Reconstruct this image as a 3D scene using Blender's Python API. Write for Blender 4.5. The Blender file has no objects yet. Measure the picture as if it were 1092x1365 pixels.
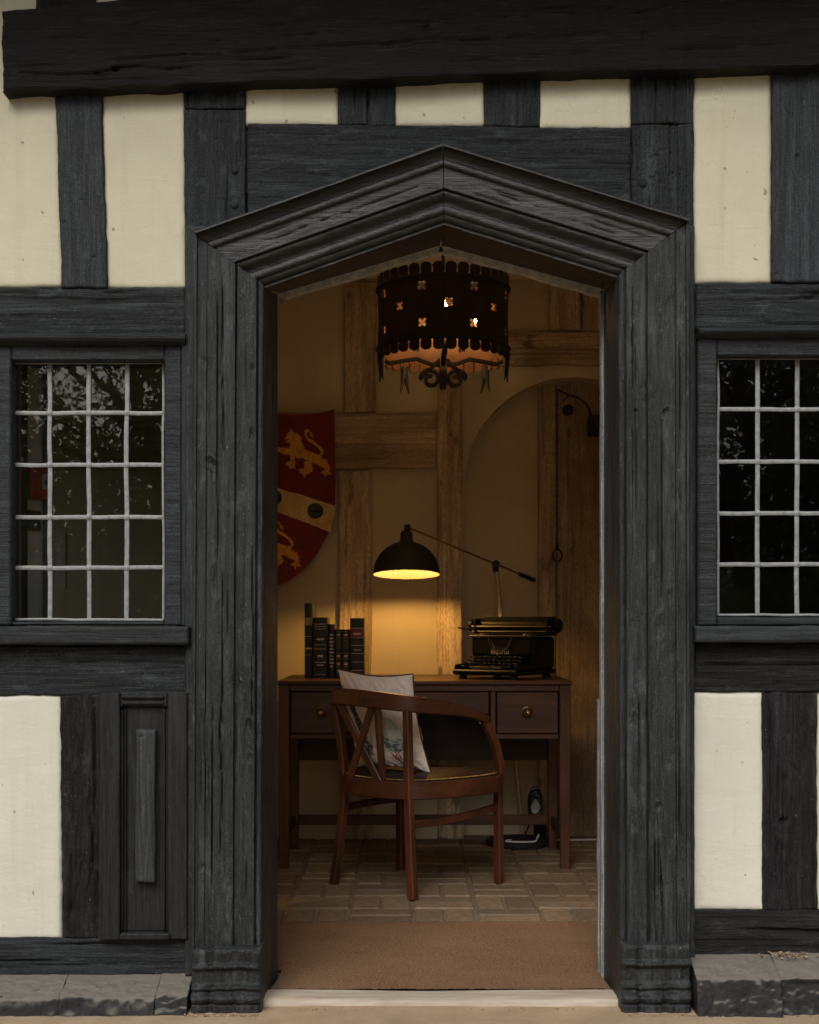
import bpy, bmesh, math, random
import numpy as np
from mathutils import Vector, Matrix
from mathutils.geometry import delaunay_2d_cdt

# ------------------------------------------------------------------ camera, sky, sun, exposure
SC = bpy.context.scene
COL = SC.collection
F, CX, HY = 1765.0, 546.0, 830.0          # focal length in photo pixels, vanishing point
CD, CH = 3.477, 0.985                     # camera distance from the facade, camera height
cam_d = bpy.data.cameras.new('camera')
cam = bpy.data.objects.new('camera', cam_d)
COL.objects.link(cam)
cam.location = (0, -CD, CH)
cam.rotation_euler = (math.radians(90), 0, 0)
cam_d.sensor_fit = 'HORIZONTAL'
cam_d.sensor_width = 36
cam_d.lens = F / 1092 * 36
cam_d.shift_y = (HY - 682.5) / 1092
cam_d.clip_end = 500
SC.camera = cam

SUN_EL, SUN_AZ = 44, 195                  # azimuth: from the front of the house, a little left
world = bpy.data.worlds.new('World')
SC.world = world
world.use_nodes = True
wn = world.node_tree
bg = wn.nodes['Background']
sky = wn.nodes.new('ShaderNodeTexSky')
sky.sky_type = 'NISHITA'
sky.sun_disc = False
sky.sun_elevation = math.radians(SUN_EL)
sky.sun_rotation = math.radians(SUN_AZ)
sky.dust_density = 4.0
sky.air_density = 1.0
sky.ozone_density = 1.0
wn.links.new(sky.outputs[0], bg.inputs[0])
bg.inputs[1].default_value = 0.075

sun_d = bpy.data.lights.new('sun', 'SUN')
sun_d.energy = 1.5
sun_d.angle = math.radians(36)
sun_d.color = (1.0, 0.965, 0.91)
sun = bpy.data.objects.new('sun', sun_d)
COL.objects.link(sun)
sd = Vector((math.sin(math.radians(SUN_AZ)) * math.cos(math.radians(SUN_EL)),
             math.cos(math.radians(SUN_AZ)) * math.cos(math.radians(SUN_EL)),
             math.sin(math.radians(SUN_EL))))
sun.rotation_euler = sd.to_track_quat('Z', 'Y').to_euler()

SC.view_settings.view_transform = 'Standard'
SC.view_settings.look = 'None'
SC.view_settings.exposure = 0.52
SC.view_settings.gamma = 1.0
SC.view_settings.use_curve_mapping = False
SC.render.engine = 'CYCLES'
SC.cycles.use_denoising = True
SC.cycles.max_bounces = 10
SC.cycles.diffuse_bounces = 5
SC.cycles.glossy_bounces = 4
SC.cycles.transparent_max_bounces = 16
SC.cycles.caustics_reflective = False
SC.cycles.caustics_refractive = False
SC.cycles.sample_clamp_indirect = 6.0

# ------------------------------------------------------------------ helpers: measure
def P(px, py, y=0.0):
    s = (CD + y) / F
    return ((px - CX) * s, y, CH - (py - HY) * s)
def PX(px, y=0.0): return (px - CX) * (CD + y) / F
def PZ(py, y=0.0): return CH - (py - HY) * (CD + y) / F

# ------------------------------------------------------------------ helpers: noise
def _h(ix, iy, seed):
    n = (ix.astype(np.int64) * 374761393 + iy.astype(np.int64) * 668265263 + seed * 974634541) & 0xFFFFFFFF
    n = ((n ^ (n >> 13)) * 1274126177) & 0xFFFFFFFF
    n = n ^ (n >> 16)
    return (n & 0xFFFF) / 65535.0
def vn(x, y, seed=0):
    x = np.asarray(x, float); y = np.asarray(y, float)
    x, y = np.broadcast_arrays(x, y)
    ix = np.floor(x); iy = np.floor(y)
    fx = x - ix; fy = y - iy
    fx = fx * fx * (3 - 2 * fx); fy = fy * fy * (3 - 2 * fy)
    a = _h(ix, iy, seed); b = _h(ix + 1, iy, seed); c = _h(ix, iy + 1, seed); d = _h(ix + 1, iy + 1, seed)
    return a + (b - a) * fx + (c - a) * fy + (a - b - c + d) * fx * fy
def fbm(x, y, seed=0, oct=4):
    s = 0; amp = .5; tot = 0
    x = np.asarray(x, float); y = np.asarray(y, float)
    for i in range(oct):
        s = s + amp * vn(x, y, seed + i * 17); tot += amp
        x = x * 2.03; y = y * 2.03; amp *= .5
    return s / tot - .5

# ------------------------------------------------------------------ helpers: objects
def tag(o, label=None, cat=None, group=None, kind=None):
    if label: o['label'] = label
    if cat: o['category'] = cat
    if group: o['group'] = group
    if kind: o['kind'] = kind
    return o
def empty(name, loc=(0, 0, 0), rz=0.0):
    o = bpy.data.objects.new(name, None)
    COL.objects.link(o)
    o.location = loc
    o.rotation_euler = (0, 0, rz)
    o.empty_display_size = .1
    return o
def world_of(o):
    m = o.matrix_basis.copy()
    if o.parent: m = world_of(o.parent) @ o.matrix_parent_inverse @ m
    return m
def put(name, me, mat, parent=None, smooth=True, local=False):
    o = bpy.data.objects.new(name, me)
    COL.objects.link(o)
    if mat is not None and not me.materials: me.materials.append(mat)
    if parent is not None:
        o.parent = parent
        if not local: o.matrix_parent_inverse = world_of(parent).inverted()
    return o
def np_mesh(name, V, Q, smooth=True):
    me = bpy.data.meshes.new(name)
    V = np.asarray(V, np.float32); Q = np.asarray(Q, np.int32)
    k = Q.shape[1]
    me.vertices.add(len(V)); me.vertices.foreach_set('co', V.ravel())
    me.loops.add(Q.size); me.loops.foreach_set('vertex_index', Q.ravel())
    me.polygons.add(len(Q))
    me.polygons.foreach_set('loop_start', np.arange(0, Q.size, k, dtype=np.int32))
    me.polygons.foreach_set('loop_total', np.full(len(Q), k, np.int32))
    me.polygons.foreach_set('use_smooth', np.full(len(Q), smooth))
    me.update(calc_edges=True)
    me.validate()
    return me

class MB:
    def __init__(self): self.v = []; self.f = []; self.s = []
    def add(self, vs, fs, smooth=False, M=None):
        o = len(self.v)
        for p in vs:
            self.v.append(tuple(M @ Vector(p)) if M is not None else tuple(p))
        for f in fs:
            self.f.append(tuple(i + o for i in f)); self.s.append(smooth)
        return self
    def box(self, x0, x1, y0, y1, z0, z1, c=0.002, M=None):
        cx, cy, cz = (x0 + x1) / 2, (y0 + y1) / 2, (z0 + z1) / 2
        hx, hy, hz = abs(x1 - x0) / 2, abs(y1 - y0) / 2, abs(z1 - z0) / 2
        c = min(c, hx * .9, hy * .9, hz * .9)
        vs = []; ix = {}
        for sx in (-1, 1):
            for sy in (-1, 1):
                for sz in (-1, 1):
                    for a in range(3):
                        ix[(sx, sy, sz, a)] = len(vs)
                        vs.append((cx + sx * (hx if a == 0 else hx - c), cy + sy * (hy if a == 1 else hy - c), cz + sz * (hz if a == 2 else hz - c)))
        fs = []
        cyc = [(-1, -1), (1, -1), (1, 1), (-1, 1)]
        for s in (-1, 1):
            fs.append([ix[(s, p, q, 0)] for p, q in cyc][::s])
            fs.append([ix[(p, s, q, 1)] for p, q in cyc][::-s])
            fs.append([ix[(p, q, s, 2)] for p, q in cyc][::s])
        for p in (-1, 1):
            for q in (-1, 1):
                fs.append((ix[(-1, p, q, 1)], ix[(1, p, q, 1)], ix[(1, p, q, 2)], ix[(-1, p, q, 2)])[::(1 if p * q < 0 else -1)])
                fs.append((ix[(p, -1, q, 0)], ix[(p, 1, q, 0)], ix[(p, 1, q, 2)], ix[(p, -1, q, 2)])[::(1 if p * q > 0 else -1)])
                fs.append((ix[(p, q, -1, 0)], ix[(p, q, 1, 0)], ix[(p, q, 1, 1)], ix[(p, q, -1, 1)])[::(-1 if p * q > 0 else 1)])
        for sx in (-1, 1):
            for sy in (-1, 1):
                for sz in (-1, 1):
                    fs.append((ix[(sx, sy, sz, 0)], ix[(sx, sy, sz, 1)], ix[(sx, sy, sz, 2)])[::(sx * sy * sz)])
        return self.add(vs, fs, False, M)
    def tube(self, path, r, n=8, M=None, caps=True, closed=False):
        pts = [Vector(p) for p in path]
        m = len(pts)
        rr = r if isinstance(r, (list, tuple)) else [r] * m
        vs = []; fs = []
        up = None
        for i, p in enumerate(pts):
            if closed: t = pts[(i + 1) % m] - pts[i - 1]
            else: t = pts[min(i + 1, m - 1)] - pts[max(i - 1, 0)]
            t.normalize()
            if up is None:
                up = Vector((0, 0, 1)) if abs(t.z) < .9 else Vector((1, 0, 0))
            a = up - t * up.dot(t); a.normalize(); up = a
            b = t.cross(a)
            for k in range(n):
                an = 2 * math.pi * k / n
                vs.append(p + (a * math.cos(an) + b * math.sin(an)) * rr[i])
        for i in range(m if closed else m - 1):
            j = (i + 1) % m
            for k in range(n):
                k2 = (k + 1) % n
                fs.append((i * n + k, i * n + k2, j * n + k2, j * n + k))
        self.add(vs, fs, True, M)
        if caps and not closed:
            self.add(vs[:n], [tuple(range(n))[::-1]], False, M)
            self.add(vs[-n:], [tuple(range(n))], False, M)
        return self
    def lathe(self, prof, n=32, c=(0, 0, 0), M=None, rib=None, smooth=True):
        vs = []; fs = []
        for r, z in prof:
            for k in range(n):
                a = 2 * math.pi * k / n
                q = r * (1 + (rib(a) if rib else 0))
                vs.append((c[0] + q * math.cos(a), c[1] + q * math.sin(a), c[2] + z))
        for i in range(len(prof) - 1):
            for k in range(n):
                k2 = (k + 1) % n
                fs.append((i * n + k, i * n + k2, (i + 1) * n + k2, (i + 1) * n + k))
        return self.add(vs, fs, smooth, M)
    def sweep(self, path, w, h, up=(0, 0, 1), c=.003, M=None, sideref=None):
        """rounded rectangular bar along a path; w across (horizontal), h along up; w/h scalar or list"""
        pts = [Vector(p) for p in path]; m = len(pts)
        W = w if isinstance(w, (list, tuple)) else [w] * m
        H = h if isinstance(h, (list, tuple)) else [h] * m
        vs = []; fs = []
        for i, p in enumerate(pts):
            t = pts[min(i + 1, m - 1)] - pts[max(i - 1, 0)]; t.normalize()
            if sideref is not None:
                a = Vector(sideref); a = a - t * a.dot(t); a.normalize(); u = a.cross(t); u.normalize()
            else:
                u = Vector(up); u = u - t * u.dot(t); u.normalize(); a = t.cross(u)
            hw, hh = W[i] / 2, H[i] / 2
            for (sx, sy) in ((hw - c, -hh), (hw, -hh + c), (hw, hh - c), (hw - c, hh), (-hw + c, hh), (-hw, hh - c), (-hw, -hh + c), (-hw + c, -hh)):
                vs.append(p + a * sx + u * sy)
        for i in range(m - 1):
            for k in range(8):
                k2 = (k + 1) % 8
                fs.append((i * 8 + k, i * 8 + k2, (i + 1) * 8 + k2, (i + 1) * 8 + k))
        self.add(vs, fs, True, M)
        self.add(vs[:8], [tuple(range(8))[::-1]], False, M)
        self.add(vs[-8:], [tuple(range(8))], False, M)
        return self
    def build(self, name, mat, parent=None, recalc=True, sharp=35, local=False):
        me = bpy.data.meshes.new(name)
        me.from_pydata(self.v, [], self.f)
        me.polygons.foreach_set('use_smooth', self.s)
        if recalc:
            bm = bmesh.new(); bm.from_mesh(me)
            bmesh.ops.recalc_face_normals(bm, faces=bm.faces)
            bm.to_mesh(me); bm.free()
        if any(self.s):
            try: me.set_sharp_from_angle(angle=math.radians(sharp))
            except Exception: pass
        return put(name, me, mat, parent, local=local)

def catmull(pts, n=8, closed=False):
    pts = [Vector(p) for p in pts]; out = []
    m = len(pts)
    for i in range(m if closed else m - 1):
        if closed: p0, p1, p2, p3 = pts[i - 1], pts[i], pts[(i + 1) % m], pts[(i + 2) % m]
        else: p0, p1, p2, p3 = pts[max(i - 1, 0)], pts[i], pts[i + 1], pts[min(i + 2, m - 1)]
        for k in range(n):
            t = k / n
            out.append(.5 * ((2 * p1) + (p2 - p0) * t + (2 * p0 - 5 * p1 + 4 * p2 - p3) * t * t + (3 * p1 - p0 - 3 * p2 + p3) * t ** 3))
    if not closed: out.append(pts[-1])
    return out

def inside(loops, x, y):
    r = np.zeros(len(x), bool)
    for L in loops:
        L = np.asarray(L)[:, :2]; j = len(L) - 1
        for i in range(len(L)):
            xi, yi = L[i]; xj, yj = L[j]
            cnd = ((yi > y) != (yj > y))
            if cnd.any():
                xin = (xj - xi) * (y - yi) / ((yj - yi) if yj != yi else 1e-12) + xi
                r ^= cnd & (x < xin)
            j = i
    return r
def cdt(loops, extra=()):
    vs = []; es = []
    for L in loops:
        o = len(vs); n = len(L)
        vs += [Vector((p[0], p[1])) for p in L]
        es += [(o + i, o + (i + 1) % n) for i in range(n)]
    vs += [Vector((p[0], p[1])) for p in extra]
    r = delaunay_2d_cdt(vs, es, [], 0, 1e-7)
    V = [(p.x, p.y) for p in r[0]]; Fc = r[2]
    cx = np.array([sum(V[i][0] for i in f) / len(f) for f in Fc]); cy = np.array([sum(V[i][1] for i in f) / len(f) for f in Fc])
    k = inside(loops, cx, cy)
    Fk = [list(f) for f, q in zip(Fc, k) if q]
    used = sorted({i for f in Fk for i in f}); mp = {a: b for b, a in enumerate(used)}
    return [V[i] for i in used], [[mp[i] for i in f] for f in Fk]
def plate(name, loops, fmap, thick, mat, parent=None, extra=(), smooth=False, towards=None):
    """flat or bent sheet cut to an outline with holes, given a real thickness"""
    V, Fs = cdt(loops, extra)
    bm = bmesh.new()
    bv = [bm.verts.new(fmap(*p)) for p in V]
    for f in Fs:
        try: bm.faces.new([bv[i] for i in f])
        except ValueError: pass
    bm.normal_update()
    if towards is not None:
        bmesh.ops.recalc_face_normals(bm, faces=bm.faces)
        bm.normal_update()
        s = sum((f.normal.dot(Vector(towards)) * f.calc_area()) for f in bm.faces)
        if s < 0: bmesh.ops.reverse_faces(bm, faces=bm.faces)
        bm.normal_update()
    for f in bm.faces: f.smooth = smooth
    if thick: bmesh.ops.solidify(bm, geom=bm.faces[:], thickness=thick)
    me = bpy.data.meshes.new(name); bm.to_mesh(me); bm.free()
    if smooth:
        try: me.set_sharp_from_angle(angle=math.radians(40))
        except Exception: pass
    return put(name, me, mat, parent)

# ------------------------------------------------------------------ materials
class NT:
    def __init__(s, name):
        s.m = bpy.data.materials.new(name); s.m.use_nodes = True
        s.t = s.m.node_tree; s.b = s.t.nodes['Principled BSDF']; s.out = s.t.nodes['Material Output']
        s.tc = s.t.nodes.new('ShaderNodeTexCoord')
    def n(s, ty, **k):
        x = s.t.nodes.new('ShaderNode' + ty)
        for a, v in k.items(): setattr(x, a, v)
        return x
    def l(s, a, b): s.t.links.new(a, b)
    def noise(s, scale=(1, 1, 1), detail=4, rough=.55, sc=1.0, dist=0.0, loc=(0, 0, 0)):
        mp = s.n('Mapping'); mp.inputs['Scale'].default_value = scale; mp.inputs['Location'].default_value = loc
        s.l(s.tc.outputs['Object'], mp.inputs['Vector'])
        x = s.n('TexNoise'); x.inputs['Scale'].default_value = sc; x.inputs['Detail'].default_value = detail
        x.inputs['Roughness'].default_value = rough; x.inputs['Distortion'].default_value = dist
        s.l(mp.outputs[0], x.inputs['Vector'])
        return x.outputs['Fac']
    def ramp(s, fac, stops):
        r = s.n('ValToRGB'); e = r.color_ramp.elements
        while len(e) < len(stops): e.new(.5)
        for i, (p, c) in enumerate(stops):
            e[i].position = p; e[i].color = (*c, 1) if len(c) == 3 else c
        s.l(fac, r.inputs[0])
        return r.outputs[0]
    def val(s, fac, a, b, lo, hi):
        r = s.n('MapRange'); r.inputs[1].default_value = a; r.inputs[2].default_value = b
        r.inputs[3].default_value = lo; r.inputs[4].default_value = hi
        s.l(fac, r.inputs[0]); return r.outputs[0]
    def mix(s, fac, a, b, mode='MIX'):
        x = s.n('Mix', data_type='RGBA', blend_type=mode)
        for i, q in ((0, fac), (6, a), (7, b)):
            if isinstance(q, (int, float)): x.inputs[i].default_value = q
            elif isinstance(q, tuple): x.inputs[i].default_value = (*q, 1)
            else: s.l(q, x.inputs[i])
        return x.outputs[2]
    def bump(s, h, strength=.3, dist=.002, nrm=None):
        b = s.n('Bump'); b.inputs['Strength'].default_value = strength; b.inputs['Distance'].default_value = dist
        s.l(h, b.inputs['Height'])
        if nrm is not None: s.l(nrm, b.inputs['Normal'])
        return b.outputs[0]
    def fin(s, col=None, rough=None, nrm=None, metal=0, spec=.5):
        for k, v in (('Base Color', col), ('Roughness', rough), ('Normal', nrm), ('Metallic', metal), ('Specular IOR Level', spec)):
            if v is None: continue
            i = s.b.inputs[k]
            if isinstance(v, (int, float)): i.default_value = v
            elif isinstance(v, tuple): i.default_value = (*v, 1)
            else: s.l(v, i)
        return s.m

def ax(axis, along, across):
    return tuple(along if 'xyz'[i] == axis else across for i in range(3))
def mul(c, k): return tuple(q * k for q in c)

def paint_wood(name, axis, base, worn, k=1.0, flecks=.5, rough=(.42, .72), spec=.22):
    t = NT(name)
    g1 = t.noise(ax(axis, 7, 230), 6, .75)
    g2 = t.noise(ax(axis, 2.6, 62), 5, .65, dist=.3, loc=(5, 2, 3))
    big = t.noise((3.1, 3.1, 3.1), 4, .6)
    streak = t.noise(ax(axis, 2.2, 30), 5, .7, loc=(3, 1, 7))
    mid = t.noise(ax(axis, 11, 24), 6, .75, loc=(1, 6, 2))
    fine = t.noise((330, 330, 330), 3, .6)
    chip = t.noise(ax(axis, 70, 150), 3, .5, loc=(9, 2, 4))
    oi = t.n('ObjectInfo')
    lite = t.mix(oi.outputs['Random'], mul(base, .72), mul(base, 1.55))
    col = t.mix(t.val(big, .34, .64, 0, 1), mul(base, .5), lite)
    col = t.mix(t.val(g2, .40, .60, .75, 0), col, mul(base, .30))
    col = t.mix(t.val(g1, .48, .66, 0, .7), col, mul(base, 2.3))
    col = t.mix(t.val(streak, .53, .68, 0, .6), col, worn)
    col = t.mix(t.val(mid, .56, .70, 0, .75), col, worn)
    col = t.mix(t.val(fine, .34, .62, .55, 0), col, mul(base, .28))
    col = t.mix(t.val(fine, .54, .70, 0, .45), col, mul(worn, 1.15))
    col = t.mix(t.val(chip, .705, .76, 0, flecks * .55), col, (.30, .30, .28))
    def mad(a, f, b=None):
        m = t.n('Math', operation='MULTIPLY_ADD'); t.l(a, m.inputs[0]); m.inputs[1].default_value = f
        if b is not None: t.l(b, m.inputs[2])
        else: m.inputs[2].default_value = 0
        return m.outputs[0]
    h = mad(g1, .8, mad(g2, 1.4, mad(fine, .35, mad(mid, .8))))
    nrm = t.bump(h, 1.0 * k, .0055)
    return t.fin(col, t.val(mid, .3, .75, rough[0], rough[1]), nrm, spec=spec)

def plaster(name, base, dirt, k=1.0, specks=.6):
    t = NT(name)
    big = t.noise((1.6, 1.6, 1.1), 5, .65)
    med = t.noise((9, 9, 6), 5, .7, loc=(2, 7, 5))
    fine = t.noise((70, 70, 70), 5, .75)
    trowel = t.noise((5, 5, 16), 4, .6, dist=1.5, loc=(6, 1, 9))
    run = t.noise((26, 26, 1.3), 5, .65, loc=(4, 4, 1))
    spk = t.noise((38, 38, 38), 2, .4, loc=(1, 8, 3))
    col = t.mix(t.val(big, .3, .7, 0, 1), mul(base, .90), mul(base, 1.05))
    col = t.mix(t.val(med, .5, .75, 0, .28), col, mul(dirt, 1.35))
    col = t.mix(t.val(run, .53, .78, 0, .30), col, dirt)
    col = t.mix(t.val(spk, .72, .75, 0, specks), col, mul(dirt, .4))
    vor = t.n('TexVoronoi', feature='DISTANCE_TO_EDGE'); vor.inputs['Scale'].default_value = 2.3
    wob_ = t.n('Mapping'); t.l(t.tc.outputs['Object'], wob_.inputs['Vector'])
    nz = t.n('TexNoise'); nz.inputs['Scale'].default_value = 7; nz.inputs['Detail'].default_value = 5; t.l(t.tc.outputs['Object'], nz.inputs['Vector'])
    mv = t.n('Mix', data_type='VECTOR'); mv.inputs[0].default_value = .22; t.l(t.tc.outputs['Object'], mv.inputs[4]); t.l(nz.outputs['Color'], mv.inputs[5])
    t.l(mv.outputs[1], vor.inputs['Vector'])
    crk = t.n('Math', operation='MULTIPLY'); t.l(t.val(vor.outputs['Distance'], .0, .0035, 1, 0), crk.inputs[0]); t.l(t.val(big, .50, .58, 0, 1), crk.inputs[1])
    col = t.mix(t.val(crk.outputs[0], 0, 1, 0, .22), col, mul(dirt, .55))
    n1 = t.bump(trowel, .13 * k, .012)
    return t.fin(col, .88, t.bump(fine, .40 * k, .004, n1), spec=.2)

def wood(name, axis, dark, light, rough=.6, k=.6, spec=.35, knots=True, freq=1.0):
    t = NT(name)
    oi = t.n('ObjectInfo')
    grain = t.noise(ax(axis, 2.4 * freq, 70 * freq), 6, .65, dist=.6)
    fig = t.noise(ax(axis, 1.1 * freq, 9 * freq), 4, .6, dist=1.2, loc=(2, 5, 1))
    stain = t.noise((3, 3, 3), 3, .6, loc=(7, 1, 2))
    col = t.mix(t.val(fig, .3, .7, 0, 1), dark, light)
    col = t.mix(t.val(grain, .48, .66, 0, .75), col, mul(dark, .42))
    col = t.mix(t.val(stain, .50, .68, 0, .65), col, mul(dark, .55))
    if knots:
        kn = t.noise(ax(axis, 7, 16), 2, .4, loc=(5, 3, 8))
        col = t.mix(t.val(kn, .66, .72, 0, .8), col, mul(dark, .3))
    col = t.mix(t.val(oi.outputs['Random'], 0, 1, 0, .25), col, mul(light, .7))
    fine = t.noise(ax(axis, 60, 220), 3, .6)
    col = t.mix(t.val(fine, .34, .60, .5, 0), col, mul(dark, .45))
    return t.fin(col, rough, t.bump(grain, k, .002), spec=spec)

def polished(name, axis, dark, light, rough=.32):
    t = NT(name)
    grain = t.noise(ax(axis, 4, 110), 5, .6, dist=.4)
    fig = t.noise(ax(axis, 2, 14), 4, .6, dist=1.0, loc=(3, 3, 3))
    wear = t.noise((9, 9, 9), 4, .6, loc=(2, 8, 5))
    col = t.mix(t.val(fig, .32, .7, 0, 1), dark, light)
    col = t.mix(t.val(grain, .52, .75, 0, .5), col, mul(dark, .5))
    return t.fin(col, t.val(wear, .3, .7, rough, rough + .22), t.bump(grain, .18, .001), spec=.5)

def plain(name, col, rough=.5, metal=0, spec=.5, var=.2, sc=30, bump=.1):
    t = NT(name)
    a = t.noise((sc, sc, sc), 4, .6)
    c = t.mix(t.val(a, .3, .7, 0, 1), mul(col, 1 - var), mul(col, 1 + var))
    return t.fin(c, t.val(a, .3, .7, max(0, rough - .08), min(1, rough + .1)), t.bump(a, bump, .001) if bump else None, metal, spec)

def emit(name, col, strength):
    t = NT(name)
    t.b.inputs['Base Color'].default_value = (*col, 1)
    t.b.inputs['Emission Color'].default_value = (*col, 1)
    t.b.inputs['Emission Strength'].default_value = strength
    return t.m

def glass(name):
    t = NT(name)
    t.t.nodes.remove(t.b)
    wav = t.noise((9, 9, 9), 3, .5)
    nrm = t.bump(wav, .055, .0030)
    fr = t.n('Fresnel'); fr.inputs['IOR'].default_value = 1.52
    gl = t.n('BsdfGlossy'); gl.inputs['Roughness'].default_value = .0; gl.inputs['Color'].default_value = (1, 1, 1, 1)
    tr = t.n('BsdfTransparent'); tr.inputs['Color'].default_value = (.965, .98, .965, 1)
    mx = t.n('MixShader')
    t.l(nrm, gl.inputs['Normal'])
    t.l(fr.outputs[0], mx.inputs[0]); t.l(tr.outputs[0], mx.inputs[1]); t.l(gl.outputs[0], mx.inputs[2])
    t.l(mx.outputs[0], t.out.inputs['Surface'])
    return t.m

GREY = (.0215, .0255, .0285); GWORN = (.080, .092, .100)
BLK = (.0135, .014, .0142); BWORN = (.060, .063, .064)
MAT = {}
MAT['paint_x'] = paint_wood('grey_paint_horizontal', 'x', GREY, GWORN, 1.0)
MAT['paint_z'] = paint_wood('grey_paint_vertical', 'z', GREY, GWORN, 1.0)
MAT['paint_xs'] = paint_wood('grey_paint_smooth_horizontal', 'x', (.023, .0275, .0305), (.060, .070, .077), .6, .3)
MAT['paint_zs'] = paint_wood('grey_paint_smooth_vertical', 'z', (.0265, .032, .037), (.068, .081, .092), .5, .35)
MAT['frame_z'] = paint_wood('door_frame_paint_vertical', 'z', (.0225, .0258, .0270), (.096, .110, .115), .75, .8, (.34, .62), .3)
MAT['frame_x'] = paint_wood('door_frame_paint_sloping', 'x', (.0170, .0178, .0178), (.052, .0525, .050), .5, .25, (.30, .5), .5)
MAT['dark_x'] = paint_wood('bressumer_black', 'x', (.0075, .0062, .0054), (.024, .021, .019), 1.1, .12, (.5, .8), .28)
MAT['cover_z'] = paint_wood('cover_black_paint', 'z', (.0165, .0178, .019), (.036, .039, .042), .35, .3)
MAT['batten'] = paint_wood('batten_grey_paint', 'z', (.040, .046, .049), (.062, .070, .074), .25, .3)
MAT['dark_z'] = paint_wood('rough_black_post', 'z', BLK, BWORN, 1.1, .9, (.4, .7))
MAT['dark_xr'] = paint_wood('rough_black_rail', 'x', BLK, BWORN, 1.1, .5, (.4, .7))
MAT['plaster'] = plaster('cream_plaster', (.555, .538, .412), (.33, .30, .205))
MAT['plaster_low'] = plaster('lower_plaster_lit', (.595, .60, .52), (.395, .38, .30))  # same plaster lower down, its brighter daylight put into a paler colour
MAT['plaster_in'] = plaster('ochre_room_plaster', (.52, .46, .325), (.40, .34, .235), .7, .0)
MAT['core'] = plain('wall_core_dark', (.05, .045, .04), .9)
MAT['lead'] = plain('lead_came', (.215, .23, .23), .55, 0, .5, .3, 60, .5)
MAT['glass'] = glass('old_window_glass')
MAT['white_edge'] = paint_wood('white_edge_paint', 'z', (.26, .275, .28), (.42, .43, .43), .6, .5)
MAT['oak_z'] = wood('weathered_oak_vertical', 'z', (.25, .175, .105), (.80, .65, .45), .8, .9)
MAT['oak_x'] = wood('weathered_oak_horizontal', 'x', (.24, .165, .10), (.76, .61, .42), .8, .9)
MAT['oak_dark'] = wood('dark_plank', 'z', (.19, .14, .09), (.62, .49, .34), .8, .9)
MAT['desk_x'] = polished('mahogany_horizontal', 'x', (.034, .0145, .009), (.105, .040, .019))
MAT['desk_z'] = polished('mahogany_vertical', 'z', (.040, .0155, .009), (.12, .043, .020))
MAT['desk_dark'] = polished('mahogany_dark', 'x', (.016, .008, .006), (.038, .017, .010), .4)
MAT['chair_z'] = polished('chair_wood_vertical', 'z', (.034, .0105, .005), (.125, .038, .0145), .3)
MAT['chair_x'] = polished('chair_wood_curved', 'x', (.026, .0082, .004), (.10, .030, .0115), .28)
MAT['leather'] = plain('brown_leather', (.022, .011, .008), .5, 0, .2, .35, 60, .5)
MAT['brass'] = plain('brass', (.42, .27, .10), .35, 1, .5, .25, 50, .15)
MAT['dull_brass'] = plain('dull_brass', (.18, .13, .075), .45, 1, .5, .25, 50, .15)
MAT['iron'] = plain('black_iron', (.009, .0075, .0065), .6, 0, .5, .4, 40, .4)
MAT['rust'] = plain('rusted_sheet_iron', (.030, .013, .007), .7, .2, .4, .5, 25, .4)
MAT['black'] = plain('black_enamel', (.006, .006, .0065), .4, 0, .5, .2, 60, .05)
MAT['black_matt'] = plain('black_matt', (.012, .012, .012), .6, 0, .4, .2, 60, .1)
MAT['nickel'] = plain('nickel', (.06, .055, .05), .40, .4, .5, .3, 60, .1)
MAT['pole'] = plain('brushed_metal', (.34, .28, .2), .38, 1, .5, .2, 60, .1)
MAT['tw_black'] = plain('typewriter_black', (.0045, .0045, .005), .42, 0, .16, .2, 60, .05)
MAT['keyw'] = plain('key_top', (.45, .42, .36), .3, 0, .5, .2, 90, 0)
MAT['red'] = plain('shield_red', (.165, .012, .014), .6, 0, .35, .3, 14, .15)
MAT['gold'] = plain('shield_gold', (.62, .30, .045), .6, 0, .4, .25, 40, .15)
MAT['tan'] = plain('shield_band', (.62, .44, .20), .65, 0, .3, .2, 22, .1)
MAT['roundel'] = plain('roundel_dark_green', (.035, .045, .035), .6, 0, .4, .3, 40, .1)
MAT['coir'] = None
MAT['stone'] = None

# doormat coir
t = NT('coir_mat')
a = t.noise((170, 170, 170), 4, .7); b_ = t.noise((60, 110, 60), 3, .6, loc=(2, 1, 0)); c_ = t.noise((2.5, 5, 2), 3, .6)
col = t.mix(t.val(a, .35, .65, 0, 1), (.052, .027, .014), (.28, .168, .095))
col = t.mix(t.val(b_, .35, .7, 0, .45), col, (.19, .11, .062))
col = t.mix(t.val(c_, .35, .7, 0, .35), col, (.27, .18, .105))
MAT['coir'] = t.fin(col, .95, t.bump(a, .9, .004), spec=.15)
# brick pavers
t = NT('floor_brick')
oi = t.n('ObjectInfo')
a = t.noise((28, 28, 28), 5, .65); b_ = t.noise((6, 6, 6), 3, .6)
col = t.mix(t.val(oi.outputs['Random'], 0, 1, 0, 1), (.165, .118, .076), (.265, .193, .122))
col = t.mix(t.val(a, .4, .75, 0, .6), col, (.055, .042, .032))
col = t.mix(t.val(b_, .45, .7, 0, .4), col, (.15, .12, .085))
MAT['brick'] = t.fin(col, t.val(a, .3, .7, .45, .75), t.bump(a, .5, .003), spec=.4)
MAT['mortar'] = plain('mortar', (.17, .13, .092), .9, 0, .2, .3, 60, .5)
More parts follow.
